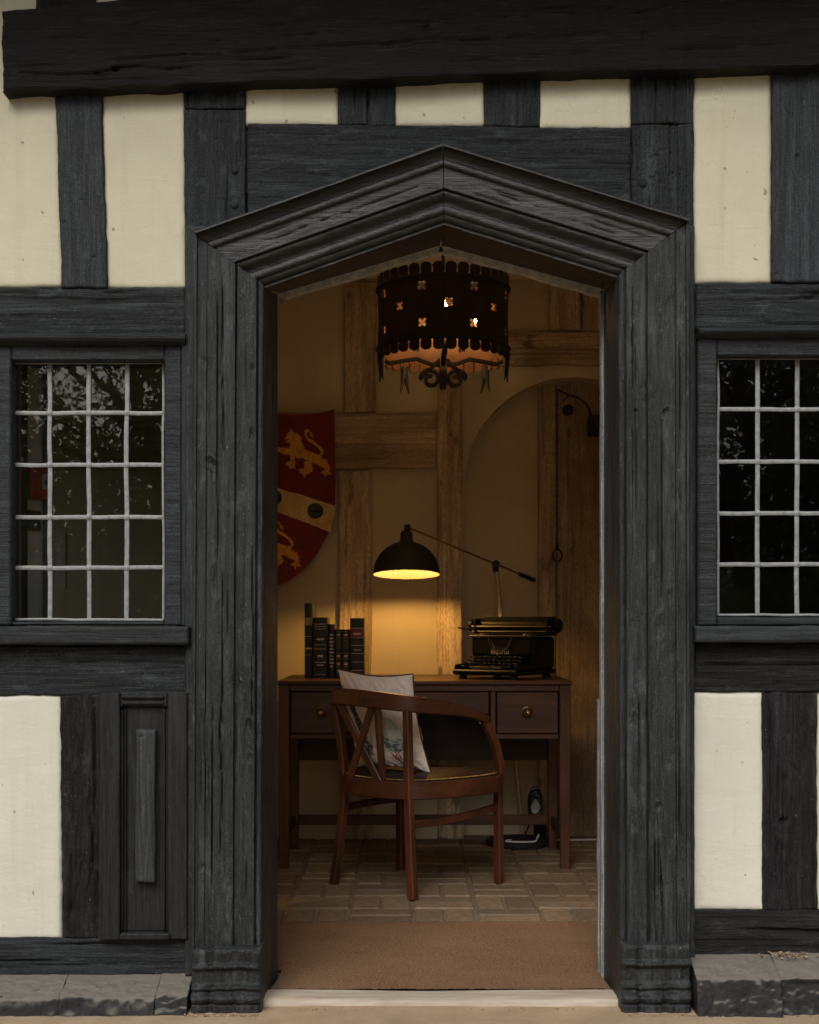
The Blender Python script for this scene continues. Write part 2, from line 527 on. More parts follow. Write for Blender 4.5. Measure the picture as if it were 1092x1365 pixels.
# stone plinth, black paint worn off to sandstone
def stone_mat(name, top, front):
    t = NT(name)
    a = t.noise((13, 13, 13), 6, .7); b_ = t.noise((60, 60, 60), 4, .7); g = t.n('NewGeometry')
    sx = t.n('SeparateXYZ'); t.l(g.outputs['Normal'], sx.inputs[0])
    col = t.mix(t.val(a, .38, .62, 0, 1), mul(front, .7), mul(front, 1.5))
    up = t.n('Math', operation='MULTIPLY_ADD'); t.l(sx.outputs[2], up.inputs[0]); up.inputs[1].default_value = 1.4; t.l(a, up.inputs[2])
    col = t.mix(t.val(up.outputs[0], .95, 1.45, 0, .9), col, top)
    col = t.mix(t.val(b_, .68, .76, 0, .6), col, (.26, .21, .15))
    return t.fin(col, .75, t.bump(b_, .7, .005), spec=.3)
MAT['stone'] = stone_mat('painted_stone_plinth', (.15, .14, .12), (.019, .0192, .0195))
# sandy step / ground
t = NT('sandstone_paving')
a = t.noise((7, 7, 7), 6, .65); b_ = t.noise((90, 90, 90), 4, .7); c_ = t.noise((1.3, 1.3, 1), 3, .6)
col = t.mix(t.val(a, .3, .7, 0, 1), (.30, .225, .145), (.43, .335, .22))
col = t.mix(t.val(b_, .6, .75, 0, .6), col, (.16, .12, .08))
col = t.mix(t.val(c_, .4, .7, 0, .35), col, (.24, .19, .13))
MAT['sand'] = t.fin(col, .9, t.bump(b_, .5, .004), spec=.2)
MAT['sill_stone'] = None
t = NT('worn_threshold')
a = t.noise((6, 60, 60), 5, .65); b_ = t.noise((70, 70, 70), 4, .7)
col = t.mix(t.val(a, .3, .7, 0, 1), (.30, .25, .19), (.50, .45, .37))
col = t.mix(t.val(b_, .62, .75, 0, .5), col, (.16, .12, .08))
MAT['sill_stone'] = t.fin(col, .8, t.bump(a, .4, .002), spec=.3)
MAT['grass'] = plain('lawn', (.045, .065, .022), .9, 0, .2, .4, 8, .5)
MAT['bark'] = plain('bark', (.07, .052, .038), .9, 0, .2, .4, 20, .8)
def leafmat(name, c):
    t = NT(name)
    oi = t.noise((1.4, 1.4, 1.4), 3, .6)
    col = t.mix(t.val(oi, .3, .7, 0, 1), mul(c, .6), mul(c, 1.5))
    t.fin(col, .6, None, spec=.3)
    tl = t.n('BsdfTranslucent'); t.l(col, tl.inputs['Color']); mx = t.n('MixShader'); mx.inputs[0].default_value = .5
    t.l(t.b.outputs[0], mx.inputs[1]); t.l(tl.outputs[0], mx.inputs[2]); t.l(mx.outputs[0], t.out.inputs['Surface'])
    return t.m
MAT['leaf_a'] = leafmat('leaf_mid', (.15, .165, .06))
MAT['leaf_b'] = leafmat('leaf_dark', (.075, .095, .038))
MAT['leaf_c'] = leafmat('leaf_olive', (.16, .15, .062))

# ------------------------------------------------------------------ relief panels (timbers, plaster)
def mk_relief(style, seed, cracks=(), pits=0, bumps=(), W=1, H=1):
    rnd = random.Random(seed)
    pit = [(rnd.random() * W, rnd.random() * H, rnd.uniform(.0011, .0024) * (1.6 if rnd.random() < .15 else 1), rnd.uniform(.002, .004)) for _ in range(pits)]
    def f(a, g, x, z):
        """a: across the grain, g: along, x,z: from lower left, all metres -> protrusion"""
        r = 0 * a
        if style == 'rough':
            r = r + .0030 * fbm(a * 14, g * 1.6, seed) * 2 + .0058 * fbm(a * 75, g * 4.5, seed + 5) + .0034 * fbm(a * 130, g * 14, seed + 9)
            e = fbm(a * 26, g * 3.2, seed + 40); r = r - .006 * np.clip(np.abs(e) * -18 + .55, 0, 1) * np.clip(fbm(a * 5, g * 2, seed + 41) * 4 + .35, 0, 1)
        elif style == 'deep':
            r = r + .006 * fbm(a * 12, g * 1.9, seed) * 2 + .009 * fbm(a * 55, g * 6, seed + 5) + .005 * fbm(a * 120, g * 20, seed + 9)
            e = fbm(a * 22, g * 3.5, seed + 40); r = r - .012 * np.clip(np.abs(e) * -16 + .6, 0, 1) * np.clip(fbm(a * 5, g * 2, seed + 41) * 4 + .5, 0, 1)
        elif style == 'medium':
            r = r + .0016 * fbm(a * 12, g * 1.5, seed) * 2 + .0040 * fbm(a * 85, g * 5, seed + 5) + .0016 * fbm(a * 60, g * 60, seed + 6)
            e = fbm(a * 30, g * 3.0, seed + 40); r = r - .004 * np.clip(np.abs(e) * -22 + .45, 0, 1) * np.clip(fbm(a * 5, g * 2, seed + 41) * 4 + .2, 0, 1)
        elif style == 'plank':
            r = r + .0012 * fbm(a * 8, g * 1.5, seed) * 2 + .0009 * fbm(a * 6, g * 95, seed + 5) + .0006 * fbm(a * 120, g * 6, seed + 6)
        elif style == 'plaster':
            r = r + .0045 * fbm(a * 4, g * 4, seed, 3) * 2 + .0012 * fbm(a * 30, g * 30, seed + 3)
        for (ca, g0, g1, w, d, wav) in cracks:
            path = ca + wav * (vn(g * 9, 0 * g + .5, seed + int(ca * 977) % 91) - .5) * 2 + wav * .5 * (vn(g * 40, 0 * g + .5, seed + 3) - .5)
            tp = np.clip((g - g0) / .06, 0, 1) * np.clip((g1 - g) / .06, 0, 1)
            r = r - d * np.exp(-((a - path) / np.maximum(w * (.35 + .65 * tp), 1e-4)) ** 2) * (tp > 0) * (.3 + .7 * tp)
        for (px, pz, pr, pd) in pit:
            q = (np.abs(x - px) < pr * 2.5) & (np.abs(z - pz) < pr * 2.5)
            if q.any(): r = np.where(q, r - pd * np.exp(-((x - px) ** 2 + (z - pz) ** 2) / pr ** 2), r)
        for (bx, bz, br, bh) in bumps:
            d2 = ((x - bx) ** 2 + (z - bz) ** 2) / br ** 2
            r = r + bh * np.clip(1.15 - d2 ** 2, 0, 1)
        return r
    return f

def panel(name, q, yf, yb, mat, parent, grain='z', style='rough', seed=1, res=.0042, wob=.0022, wf=20, rr=.0035,
          cracks=(), pits=0, bumps=()):
    """q = photo-pixel corners TL, TR, BR, BL measured on the plane y = yf"""
    (tl, tr, br, bl) = [(PX(p[0], yf), PZ(p[1], yf)) for p in q]
    W = (math.dist(tl, tr) + math.dist(bl, br)) / 2; H = (math.dist(tl, bl) + math.dist(tr, br)) / 2
    nu = max(4, int(W / res)); nv = max(4, int(H / res))
    u, v = np.meshgrid(np.linspace(0, 1, nu + 1), np.linspace(0, 1, nv + 1))
    X = (bl[0] * (1 - u) + br[0] * u) * (1 - v) + (tl[0] * (1 - u) + tr[0] * u) * v
    Z = (bl[1] * (1 - u) + br[1] * u) * (1 - v) + (tl[1] * (1 - u) + tr[1] * u) * v
    lx = u * W; lz = v * H
    def ed(s, k): return wob * 2 * fbm(s * wf, 0 * s + k * 3.7, seed + k, 4) * 2
    X = X + (1 - u) ** 4 * ed(lz, 1) + u ** 4 * ed(lz, 2)
    Z = Z + (1 - v) ** 4 * ed(lx, 3) + v ** 4 * ed(lx, 4)
    a, g = (lz, lx) if grain == 'x' else (lx, lz)
    r = mk_relief(style, seed, cracks, pits, bumps, W, H)(a, g, lx, lz)
    e = np.minimum(np.minimum(lx, W - lx), np.minimum(lz, H - lz))
    k = np.clip(rr - e, 0, rr)
    drop = rr - np.sqrt(np.maximum(rr * rr - k * k, 0))
    Y = yf - r + drop
    n1, n2 = nu + 1, nv + 1
    V = np.stack([X.ravel(), Y.ravel(), Z.ravel()], 1)
    i = np.arange(n1 * n2).reshape(n2, n1)
    Q = np.stack([i[:-1, :-1].ravel(), i[:-1, 1:].ravel(), i[1:, 1:].ravel(), i[1:, :-1].ravel()], 1)
    ring = np.concatenate([i[0, :-1], i[:-1, -1], i[-1, :0:-1], i[:0:-1, 0]])
    B = V[ring].copy(); B[:, 1] = yb
    o = len(V); m = len(ring); k0 = np.arange(m); k1 = (k0 + 1) % m
    Q2 = np.stack([ring[k0], o + k0, o + k1, ring[k1]], 1)
    me = np_mesh(name, np.concatenate([V, B]), np.concatenate([Q, Q2]))
    ob = put(name, me, mat, parent)
    return ob
def rect(x0, y0, x1, y1): return ((x0, y0), (x1, y0), (x1, y1), (x0, y1))

# ================================================================== GROUND
def sheet(name, x0, x1, y0, y1, z, mat, kind='structure', n=1):
    mb = MB(); mb.add([(x0, y0, z), (x1, y0, z), (x1, y1, z), (x0, y1, z)], [(0, 1, 2, 3)])
    return tag(mb.build(name, mat, recalc=False), kind=kind)
sheet('ground', -150, 150, -250, 30, -.060, MAT['grass'])
# paving before the door, a real uneven sheet
nx, ny = 300, 160
gx, gy = np.meshgrid(np.linspace(-3.2, 3.2, nx), np.linspace(-3.4, .02, ny))
gz = -.013 + .005 * fbm(gx * 2.2, gy * 2.2, 71) * 2 + .004 * fbm(gx * 16, gy * 16, 72)
i = np.arange(nx * ny).reshape(ny, nx)
Q = np.stack([i[:-1, :-1].ravel(), i[:-1, 1:].ravel(), i[1:, 1:].ravel(), i[1:, :-1].ravel()], 1)
tag(put('paving', np_mesh('paving', np.stack([gx.ravel(), gy.ravel(), gz.ravel()], 1), Q), MAT['sand']), kind='structure')
sheet('path', -12, 12, -9, -3.38, -.05, MAT['sand'])

# ================================================================== THE HOUSE
house = empty('timber_framed_house', (0, 0, 0))
tag(house, 'black and cream timber framed house with gabled doorway and leaded windows', 'house')

# wall core with openings
mb = MB()
for (x0, x1, z0, z1) in ((-2.9, -1.075, -.05, 3.0), (-1.075, -.615, -.05, .965), (-1.075, -.615, 1.70, 3.0), (-.615, -.45, -.05, 3.0),
                         (-.45, .62, 2.12, 3.0), (.62, .785, -.05, 3.0), (.785, 1.26, -.05, .985), (.785, 1.26, 1.70, 3.0), (1.26, 2.9, -.05, 3.0)):
    mb.box(x0, x1, .016, .25, z0, z1, .0)
mb.build('wall_core', MAT['core'], house, recalc=True)
mb = MB()
for (x0, x1, z0, z1) in ((-.60, -.452, 0, 2.54), (.622, .70, 0, 2.54), (-.451, .621, 2.13, 2.54)): mb.box(x0, x1, .2505, .2515, z0, z1, 0)
mb.build('inner_bounce_sheet', plaster('bounce_sheet_plaster', (.8, .77, .68), (.6, .56, .47), 1, 0), house)  # pale inner sheet added to bounce daylight into the room

PN = 0
def tim(q, grain='z', style='rough', seed=1, yf=-.004, mat=None, name='timber', **k):
    m = MAT[mat] if mat else MAT['paint_' + grain]
    if style != 'plank':
        W = abs(PX(q[1][0]) - PX(q[0][0])); H = abs(PZ(q[0][1]) - PZ(q[3][1])); rc = random.Random(seed)
        ac_, al_ = (H, W) if grain == 'x' else (W, H)
        k['cracks'] = tuple(k.get('cracks', ())) + tuple((rc.uniform(.05, .95) * ac_, g_, g_ + rc.uniform(.06, .45), rc.uniform(.0012, .0022), rc.uniform(.004, .012), rc.uniform(.001, .006))
                                                        for g_ in [rc.uniform(-.1, al_) for _ in range(int(6 * max(1, al_ / .4)))])
    return panel(name, q, yf, .03, m, house, grain, style, seed, **k)
def plas(q, seed, mat='plaster', **k):
    return panel('plaster_panel', q, .002, .03, MAT[mat], house, 'z', 'plaster', seed, res=.009, wob=.0016, wf=22, rr=.005, **k)

# top beam and what lies above it
tim(((2, 13), (1560, -150), (1560, 71), (2, 120)), 'x', 'deep', 11, -.055, 'dark_x', 'beam', res=.005, wob=.003, wf=12, rr=.008,
    cracks=((.10, .25, 1.6, .003, .012, .012), (.16, .9, 2.6, .0025, .010, .02), (.06, .02, .5, .003, .012, .02)),
    bumps=((.294, .065, .011, -.012), (1.67, .09, .012, -.008), (1.1, .14, .010, -.008)))
tim(((-480, 30), (-45, 18), (-45, 124), (-480, 138)), 'x', 'deep', 12, -.05, 'dark_x', 'beam', res=.007, wob=.003, wf=12, rr=.008)
plas(rect(-480, -110, 1560, 20), 5)
plas(rect(-62, 12, 12, 126), 6)
tim(rect(48, -112, 126, 14), 'z', 'rough', 13, -.012, 'dark_z', 'stud', res=.005)
# upper wall: plaster panels and studs
plas(((-60, 116), (77, 116), (84, 383), (-60, 383)), 21)
tim(((73, 111), (135, 110), (143, 383), (82, 383)), 'z', 'plank', 31, -.010, 'paint_zs', 'stud', res=.0036,
    bumps=((.012, .505, .004, -.005), (.09, .505, .004, -.005), (.105, .46, .005, .003), (.012, .17, .004, -.005), (.06, .23, .004, -.004), (.09, .08, .004, -.004)))
plas(((134, 108), (246, 106), (248, 384), (140, 384)), 22)
tim(rect(245, 106, 327, 145), 'z', 'rough', 32, -.006, None, 'post_head', res=.0034, cracks=((.118, -.2, .3, .0015, .006, .002),))
tim(((245, 145.5), (327, 145.5), (327, 330), (246, 330)), 'z', 'medium', 33, -.007, None, 'post', res=.0024, pits=80, wob=.0012,
    bumps=((.132, .204, .011, .007), (.131, .113, .011, .006), (.10, .33, .006, -.004)))
plas(rect(326, 102, 452, 167), 23)
tim(((330, 163), (841, 171), (841, 284), (330, 284)), 'x', 'rough', 34, -.004, None, 'lintel', res=.0040, wob=.0018,
    cracks=((.10, .02, .4, .0025, .006, .012), (.26, .5, .98, .003, .008, .01)))
tim(((451, 99), (489, 99), (489, 166), (451, 166)), 'z', 'rough', 35, -.006, None, 'stud', res=.0032)
tim(((491.5, 99), (527, 99), (527, 167), (491.5, 167)), 'z', 'rough', 36, -.006, None, 'stud', res=.0032)
plas(rect(525, 98, 646, 168), 24)
tim(rect(645, 98, 720, 169), 'z', 'rough', 37, -.005, None, 'stud', res=.0034)
plas(rect(718, 95, 842, 172), 25)
tim(rect(842, 93, 925, 165), 'z', 'medium', 38, -.006, None, 'post_head', res=.0034, cracks=((.092, -.1, .3, .0012, .005, .003), (.13, -.1, .3, .0012, .005, .003)))
tim(((843, 165.5), (925, 165.5), (926, 330), (843, 330)), 'z', 'medium', 39, -.007, None, 'post', res=.0022, pits=420,
    bumps=((.028, .17, .012, .007), (.05, .19, .008, .004)))
plas(((924, 88), (1029, 86), (1029, 378), (926, 378)), 26)
tim(((1030, 86), (1106, 85), (1106, 376), (1030, 376)), 'z', 'plank', 40, -.010, 'paint_zs', 'stud', res=.0036,
    bumps=((.015, .55, .004, -.004), (.065, .55, .004, -.004), (.066, .33, .005, -.005), (.012, .02, .004, -.004)))
plas(rect(1105, 84, 1330, 378), 27)
tim(rect(1330, 82, 1410, 830), 'z', 'rough', 41, -.006, None, 'post', res=.006)
plas(rect(1409, 82, 1560, 378), 28)
tim(rect(-140, 118, -60, 930), 'z', 'rough', 42, -.006, None, 'post', res=.006)
plas(rect(-480, 130, -138, 383), 29)
# mid rails
tim(((-480, 384), (247, 383), (247, 446), (-480, 446)), 'x', 'rough', 43, -.004, None, 'rail', res=.004, wob=.0014)
tim(((928, 377), (1560, 376), (1560, 438), (928, 438)), 'x', 'rough', 44, -.004, None, 'rail', res=.004, wob=.0014,
    cracks=((.10, .25, .6, .003, .010, .01), (.085, .22, .5, .003, .01, .01)))
# rails under the windows
tim(((-480, 861), (254, 861), (254, 927), (-480, 929)), 'x', 'rough', 45, -.004, 'paint_x', 'rail', res=.004)
tim(((927, 857), (1560, 857), (1560, 924), (927, 922)), 'x', 'deep', 46, -.006, 'dark_xr', 'rail', res=.0038)
# lower left
plas(rect(-60, 926, 82, 1254), 47, 'plaster_low')
tim(((80, 927), (136, 927), (137, 1250), (83, 1250)), 'z', 'deep', 48, -.008, 'dark_z', 'post', res=.0032,
    cracks=((.085, .28, .62, .003, .018, .006), (.072, .12, .42, .003, .018, .016), (.10, .05, .2, .002, .012, .01)))
tim(((-480, 1252), (253, 1250), (253, 1300), (-480, 1304)), 'x', 'medium', 49, -.006, 'paint_x', 'sill_beam', res=.004)
tim(rect(-140, 930, -60, 1252), 'z', 'deep', 50, -.006, 'dark_z', 'post', res=.006)
plas(rect(-480, 928, -138, 1254), 51, 'plaster_low')
plas(rect(-480, 445, -138, 862), 52, 'plaster')
# lower right
plas(rect(921, 922, 1020, 1214), 53, 'plaster_low')
tim(rect(1017, 923, 1090, 1214), 'z', 'deep', 54, -.008, 'dark_z', 'post', res=.0032,
    cracks=((.055, .0, .45, .002, .012, .004), (.02, .25, .55, .003, .014, .005)), bumps=((.053, .235, .010, -.016),))
plas(rect(1090, 922, 1330, 1214), 55, 'plaster_low')
tim(((921, 1213), (1560, 1213), (1560, 1276), (921, 1274)), 'x', 'deep', 56, -.006, 'dark_xr', 'sill_beam', res=.0038,
    cracks=((.07, .12, .5, .003, .014, .012),))
tim(rect(1330, 924, 1410, 1214), 'z', 'deep', 57, -.006, 'dark_z', 'post', res=.007)
plas(rect(1409, 440, 1560, 860), 58)
plas(rect(1409, 922, 1560, 1214), 59, 'plaster_low')

# eaves board, rafters and roof above the picture
MB().box(-2.9, 2.9, -.50, .25, 3.0, 3.03, .003).build('eaves_soffit', MAT['dark_x'], house)
mb = MB(); mb.add([(-3, -.6, 2.98), (3, -.6, 2.98), (3, 1.5, 4.6), (-3, 1.5, 4.6), (-3, -.6, 3.08), (3, -.6, 3.08), (3, 1.5, 4.7), (-3, 1.5, 4.7)],
                  [(0, 1, 2, 3), (4, 5, 6, 7), (0, 1, 5, 4), (2, 3, 7, 6), (1, 2, 6, 5), (0, 3, 7, 4)])
mb.build('roof', MAT['mortar'], house)

# ------------------------------------------------------------------ windows
def window(cols, rows, outer, tilt_seed, yg=.038):
    """cols, rows: came lines in photo pixels; outer: frame x0,x1,y0,y1 in photo pixels"""
    ox0, ox1, oy0, oy1 = outer
    gx0, gx1, gy0, gy1 = cols[0] - 2, cols[-1] + 2, rows[0] - 3, rows[-1] + 3
    X = lambda p: PX(p, 0); Z = lambda p: PZ(p, 0)
    mb = MB()
    fr, bk = -.010, .06
    mb.box(X(ox0), X(gx0), fr, bk, Z(oy1), Z(oy0), .004)
    mb.box(X(gx1), X(ox1), fr, bk, Z(oy1), Z(oy0), .004)
    mb.box(X(gx0) + .0005, X(gx1) - .0005, fr + .002, bk, Z(gy0), Z(oy0) - .0005, .004)
    mb.box(X(gx0) + .0005, X(gx1) - .0005, fr + .004, bk, Z(oy1) + .0005, Z(gy1), .004)
    w = mb.build('window', MAT['paint_xs'], house)
    rnd = random.Random(tilt_seed)
    cx = [PX(c, yg) for c in cols]; rz = [PZ(r, yg) for r in rows]
    for i in range(len(cols) - 1):
        for j in range(len(rows) - 1):
            m = MB(); m.box(-(cx[i + 1] - cx[i]) / 2 + .002, (cx[i + 1] - cx[i]) / 2 - .002, -.0015, .0015, -(rz[j] - rz[j + 1]) / 2 + .002, (rz[j] - rz[j + 1]) / 2 - .002, .0)
            M = Matrix.Translation(((cx[i] + cx[i + 1]) / 2, yg, (rz[j] + rz[j + 1]) / 2)) @ Matrix.Rotation(rnd.gauss(0, .006), 4, 'Z') @ Matrix.Rotation(rnd.gauss(0, .006), 4, 'X')
            m2 = MB(); m2.add(m.v, m.f, False, M)
            m2.build('pane', MAT['glass'], w)
    def came(a, b, wid, vert):
        m = MB(); n = 24; vs = []; fs = []; sd_ = rnd.randint(0, 999)
        for k in range(n + 1):
            t = k / n; p = Vector(a).lerp(Vector(b), t)
            o = (float(vn(t * 7, .5, sd_)) - .5) * .0036
            ww = wid * (1 + .16 * (float(vn(t * 15, 2.5, sd_)) - .5))
            for q in range(7):
                an = math.pi * q / 6
                d = -math.cos(an) * ww / 2 + o; y = p.y - .001 - math.sin(an) ** .6 * .0036
                vs.append((p.x + d, y, p.z) if vert else (p.x, y, p.z + d))
        for k in range(n):
            for q in range(6): fs.append((k * 7 + q, k * 7 + q + 1, (k + 1) * 7 + q + 1, (k + 1) * 7 + q))
        m.add(vs, fs, True); m.build('lead_came', MAT['lead'], w)
    y = yg - .002
    for i, c in enumerate(cx): came((c, y, rz[-1]), (c, y, rz[0]), .0125 if 0 < i < len(cx) - 1 else .007, True)
    for j, r in enumerate(rz): came((cx[0], y - .0007, r), (cx[-1], y - .0007, r), .0115 if 0 < j < len(rz) - 1 else .007, False)
    for i in range(1, len(cx) - 1):
        for j in range(1, len(rz) - 1):
            m = MB(); m.lathe([(.0001, -.0085), (.006, -.0075), (.009, -.005), (.0098, 0)], 10)
            M = Matrix.Translation((cx[i], y, rz[j])) @ Matrix.Rotation(rnd.random(), 4, 'Y') @ Matrix.Rotation(-math.pi / 2, 4, 'X') @ Matrix.Scale(-1, 4, (0, 0, 1))
            m2 = MB(); m2.add(m.v, m.f, True, Matrix.Translation((cx[i], y, rz[j])) @ Matrix.Rotation(math.pi / 2 * -1, 4, 'X') @ Matrix.Scale(1, 4))
            m2.build('solder_joint', MAT['lead'], w)
    return w
win_l = window([18, 67, 119, 169.5, 218], [484, 551, 620, 689.5, 757, 826], (-40, 243, 458, 834), 3)
win_r = window([957, 1009.5, 1062, 1114.5, 1167], [478, 546, 615.5, 684.5, 752.5, 820], (929, 1200, 449, 834), 4)
win_l['label'] = 'leaded window with twenty panes showing a cream wall and red box inside'
win_r['label'] = 'leaded window with twenty dark panes'
# boards beside, hoods and sills
def hood(x0, x1, y0, y1, par):
    mb = MB()
    X0, X1 = PX(x0), PX(x1)
    za, zb = PZ(y0, -.04), PZ(y1, -.04)
    pr = [(0, zb - .002), (-.022, zb), (-.034, zb + .006), (-.040, zb + .012), (-.042, za - .004), (-.036, za), (0, za + .012)]
    n = len(pr); m = 60
    vs = []; fs = []
    for k in range(m + 1):
        t = k / m; x = X0 + (X1 - X0) * t
        for (yy, zz) in pr: vs.append((x, yy - .0012 * float(fbm(x * 9, zz * 40, 8)), zz + .0018 * float(fbm(x * 6, 1.0, 7))))
    for k in range(m):
        for q in range(n - 1): fs.append((k * n + q, k * n + q + 1, (k + 1) * n + q + 1, (k + 1) * n + q))
    fs.append(tuple(range(n))); fs.append(tuple(range(m * n, m * n + n)))
    mb.add(vs, fs, False); mb.build('drip_hood', MAT['paint_xs'], par)
hood(-480, 250, 445, 457, house)
hood(928, 1560, 437.5, 448, house)
for (x0, x1, y0, y1, sd_) in ((-44, 252.5, 835, 860, 61), (927, 1204, 834.5, 857, 62)):
    panel('window_sill', rect(x0, y0, x1, y1), -.048, .03, MAT['paint_xs'], house, 'x', 'plank', sd_, res=.004, wob=.001, rr=.008)
MB().box(PX(243.5), PX(252), -.018, .03, PZ(834), PZ(458), .003).build('side_board', MAT['paint_zs'], house)
MB().box(PX(-60), PX(-40.5), -.018, .03, PZ(834), PZ(458), .003).build('side_board', MAT['paint_zs'], house)
MB().box(PX(1200.5), PX(1330), -.006, .03, PZ(834), PZ(449), .003).build('side_board', MAT['paint_zs'], house)

# ------------------------------------------------------------------ door surround: moulded jambs and gabled head
prof = [(0, .0), (.0, .082), (.004, .086), (.0075, .0865), (.0085, .081)]
for k in range(13):                                            # cavetto
    a = math.pi / 2 * k / 12
    prof.append((.009 + .020 * (1 - math.cos(a)), .081 - .025 * math.sin(a)))
for k in range(11):                                            # roll
    a = math.pi * k / 10
    prof.append((.0395 - .0100 * math.cos(a), .0545 + .0095 * math.sin(a)))
for k in range(12): prof.append((.051 + .044 * k / 11, .0535 - .004 * k / 11))   # fascia
for k in range(7):                                             # bead
    a = math.pi * k / 6
    prof.append((.0985 - .003 * math.cos(a), .050 + .0045 * math.sin(a)))
prof += [(.1025, .043), (.1045, .043), (.1055, .0465)]
for k in range(13):                                            # ogee
    t_ = k / 12
    prof.append((.1065 + .0270 * t_, .0465 - .020 * (t_ - math.sin(2 * math.pi * t_) / (2 * math.pi) * .8)))
for k in range(13):                                            # roll
    a = math.pi * k / 12
    prof.append((.1450 - .0110 * math.cos(a), .0255 + .0105 * math.sin(a)))
for k in range(9):                                             # hollow
    a = math.pi / 2 * k / 8
    prof.append((.1565 + .0150 * math.sin(a), .0245 - .0145 * (1 - math.cos(a))))
prof += [(.1735, .010), (.1745, .013), (.179, .012), (.180, .006), (.180, -.010)]
def densify(pr_):
    pr_ = np.array(pr_); dd = [pr_[0]]
    for a, b in zip(pr_[:-1], pr_[1:]):
        n = max(1, int(np.linalg.norm(b - a) / .003))
        for k in range(1, n + 1): dd.append(a + (b - a) * k / n)
    return np.array(dd)
prof = densify(prof)
# the uprights are worn much flatter than the head
jprof = densify([(0, 0), (0, .070), (.003, .074), (.0085, .074), (.0105, .066), (.020, .0625), (.0325, .0635), (.0345, .0605), (.037, .064), (.052, .0615), (.080, .0605),
                 (.1055, .0595), (.1075, .048), (.1095, .047), (.1115, .056), (.122, .0515), (.140, .0495), (.155, .0525), (.1595, .0525), (.161, .040), (.1635, .036),
                 (.165, .041), (.172, .042), (.1765, .038), (.178, .016), (.180, .006), (.180, -.010)])
yo = -.085
LB = np.array([PX(253, yo), .135]); LC = np.array([PX(257, yo), PZ(308, yo)]); AP = np.array([PX(591, yo), PZ(190, yo)])
RC = np.array([PX(921, yo), PZ(291, yo)]); RB = np.array([PX(922.5, yo), .135])
def unit(v): return v / np.linalg.norm(v)
def nrm_in(a, b):
    t_ = unit(b - a); return np.array([t_[1], -t_[0]])
path = [LB, LC, AP, RC, RB]
ns = [nrm_in(path[i], path[i + 1]) for i in range(4)]
def mit(n1, n2): s = n1 + n2; return s / s.dot(n1)
mits = [ns[0], mit(ns[0], ns[1]), mit(ns[1], ns[2]), mit(ns[2], ns[3]), ns[3]]
def moulding(idx, name, mat, seed, cracks=(), wear=1.0, dents_at=()):
    A, B = path[idx], path[idx + 1]; mA, mB = mits[idx], mits[idx + 1]
    prof = jprof if idx in (0, 3) else globals()['prof']
    rc = random.Random(seed); up_ = idx in (0, 3)
    cracks = tuple(cracks) + tuple((rc.uniform(.012, .155) if up_ else rc.uniform(.052, .094), g_, g_ + rc.uniform(.08, .6 if up_ else .3), rc.uniform(.001, .0017), rc.uniform(.003, .010 if up_ else .004), rc.uniform(.0008, .004))
                                   for g_ in [rc.uniform(0, 1.7 if up_ else .6) for _ in range(16 if up_ else 6)])
    L = np.linalg.norm(B - A); ns_ = int(L / .0045)
    s = np.linspace(0, 1, ns_ + 1)[:, None]; d = prof[:, 0][None, :]; p = prof[:, 1][None, :]
    gap = .0012 / L
    s2 = gap + s * (1 - 2 * gap)
    x0 = A[0] + mA[0] * d; z0 = A[1] + mA[1] * d; x1 = B[0] + mB[0] * d; z1 = B[1] + mB[1] * d
    X = x0 + (x1 - x0) * s2; Z = z0 + (z1 - z0) * s2
    g = s * L + 0 * d; a = d + 0 * s
    r = .0020 * wear * fbm(a * 20, g * 2.2, seed) * 2 + .0013 * wear * fbm(a * 130, g * 5, seed + 3) + .0008 * fbm(a * 60, g * 60, seed + 8) * wear
    dents = np.clip(fbm(a * 26, g * 11, seed + 20) - .20, 0, 1) * .022 * wear
    r = r - dents
    for (ca, g0, g1, w, dp, wav) in cracks:
        pt = ca + wav * (vn(g * 7, 0 * g + .5, seed + 60) - .5) * 2 + wav * .4 * (vn(g * 45, 0 * g + .5, seed + 61) - .5)
        tp = np.clip((g - g0) / .1, 0, 1) * np.clip((g1 - g) / .1, 0, 1)
        r = r - dp * np.exp(-((a - pt) / (w * (.4 + .6 * tp))) ** 2) * (tp > 0) * (.25 + .75 * tp)
    for (da, dg, ra, rg, dp) in dents_at:
        q2 = ((a - da) / ra) ** 2 + ((g - dg) / rg) ** 2
        r = r - dp * np.exp(-q2) * (1 + .9 * fbm(a * 160, g * 90, seed + 31)) + dp * .45 * np.exp(-((q2 - 1.6) / .6) ** 2)
    keep = (p > .004)
    Y = -(p + r * keep)
    edge = .0016 * wear * fbm(g * 12, 0 * g, seed + 77) * (d < .008)
    nn = ns[idx]
    X = X + nn[0] * edge; Z = Z + nn[1] * edge
    n1 = len(prof); n2 = ns_ + 1
    V = np.stack([X.ravel(), Y.ravel(), Z.ravel()], 1)
    i = np.arange(n1 * n2).reshape(n2, n1)
    Q = np.stack([i[:-1, :-1].ravel(), i[:-1, 1:].ravel(), i[1:, 1:].ravel(), i[1:, :-1].ravel()], 1)
    me = np_mesh(name, V, Q[:, ::-1])
    # end caps
    bm = bmesh.new(); bm.from_mesh(me); bm.verts.ensure_lookup_table()
    for row in (i[0], i[-1]):
        try: bm.faces.new([bm.verts[int(q)] for q in row])
        except ValueError: pass
    bm.normal_update()
    bmesh.ops.recalc_face_normals(bm, faces=bm.faces)
    bm.to_mesh(me); bm.free()
    try: me.set_sharp_from_angle(angle=math.radians(50))
    except Exception: pass
    return put(name, me, mat, house)
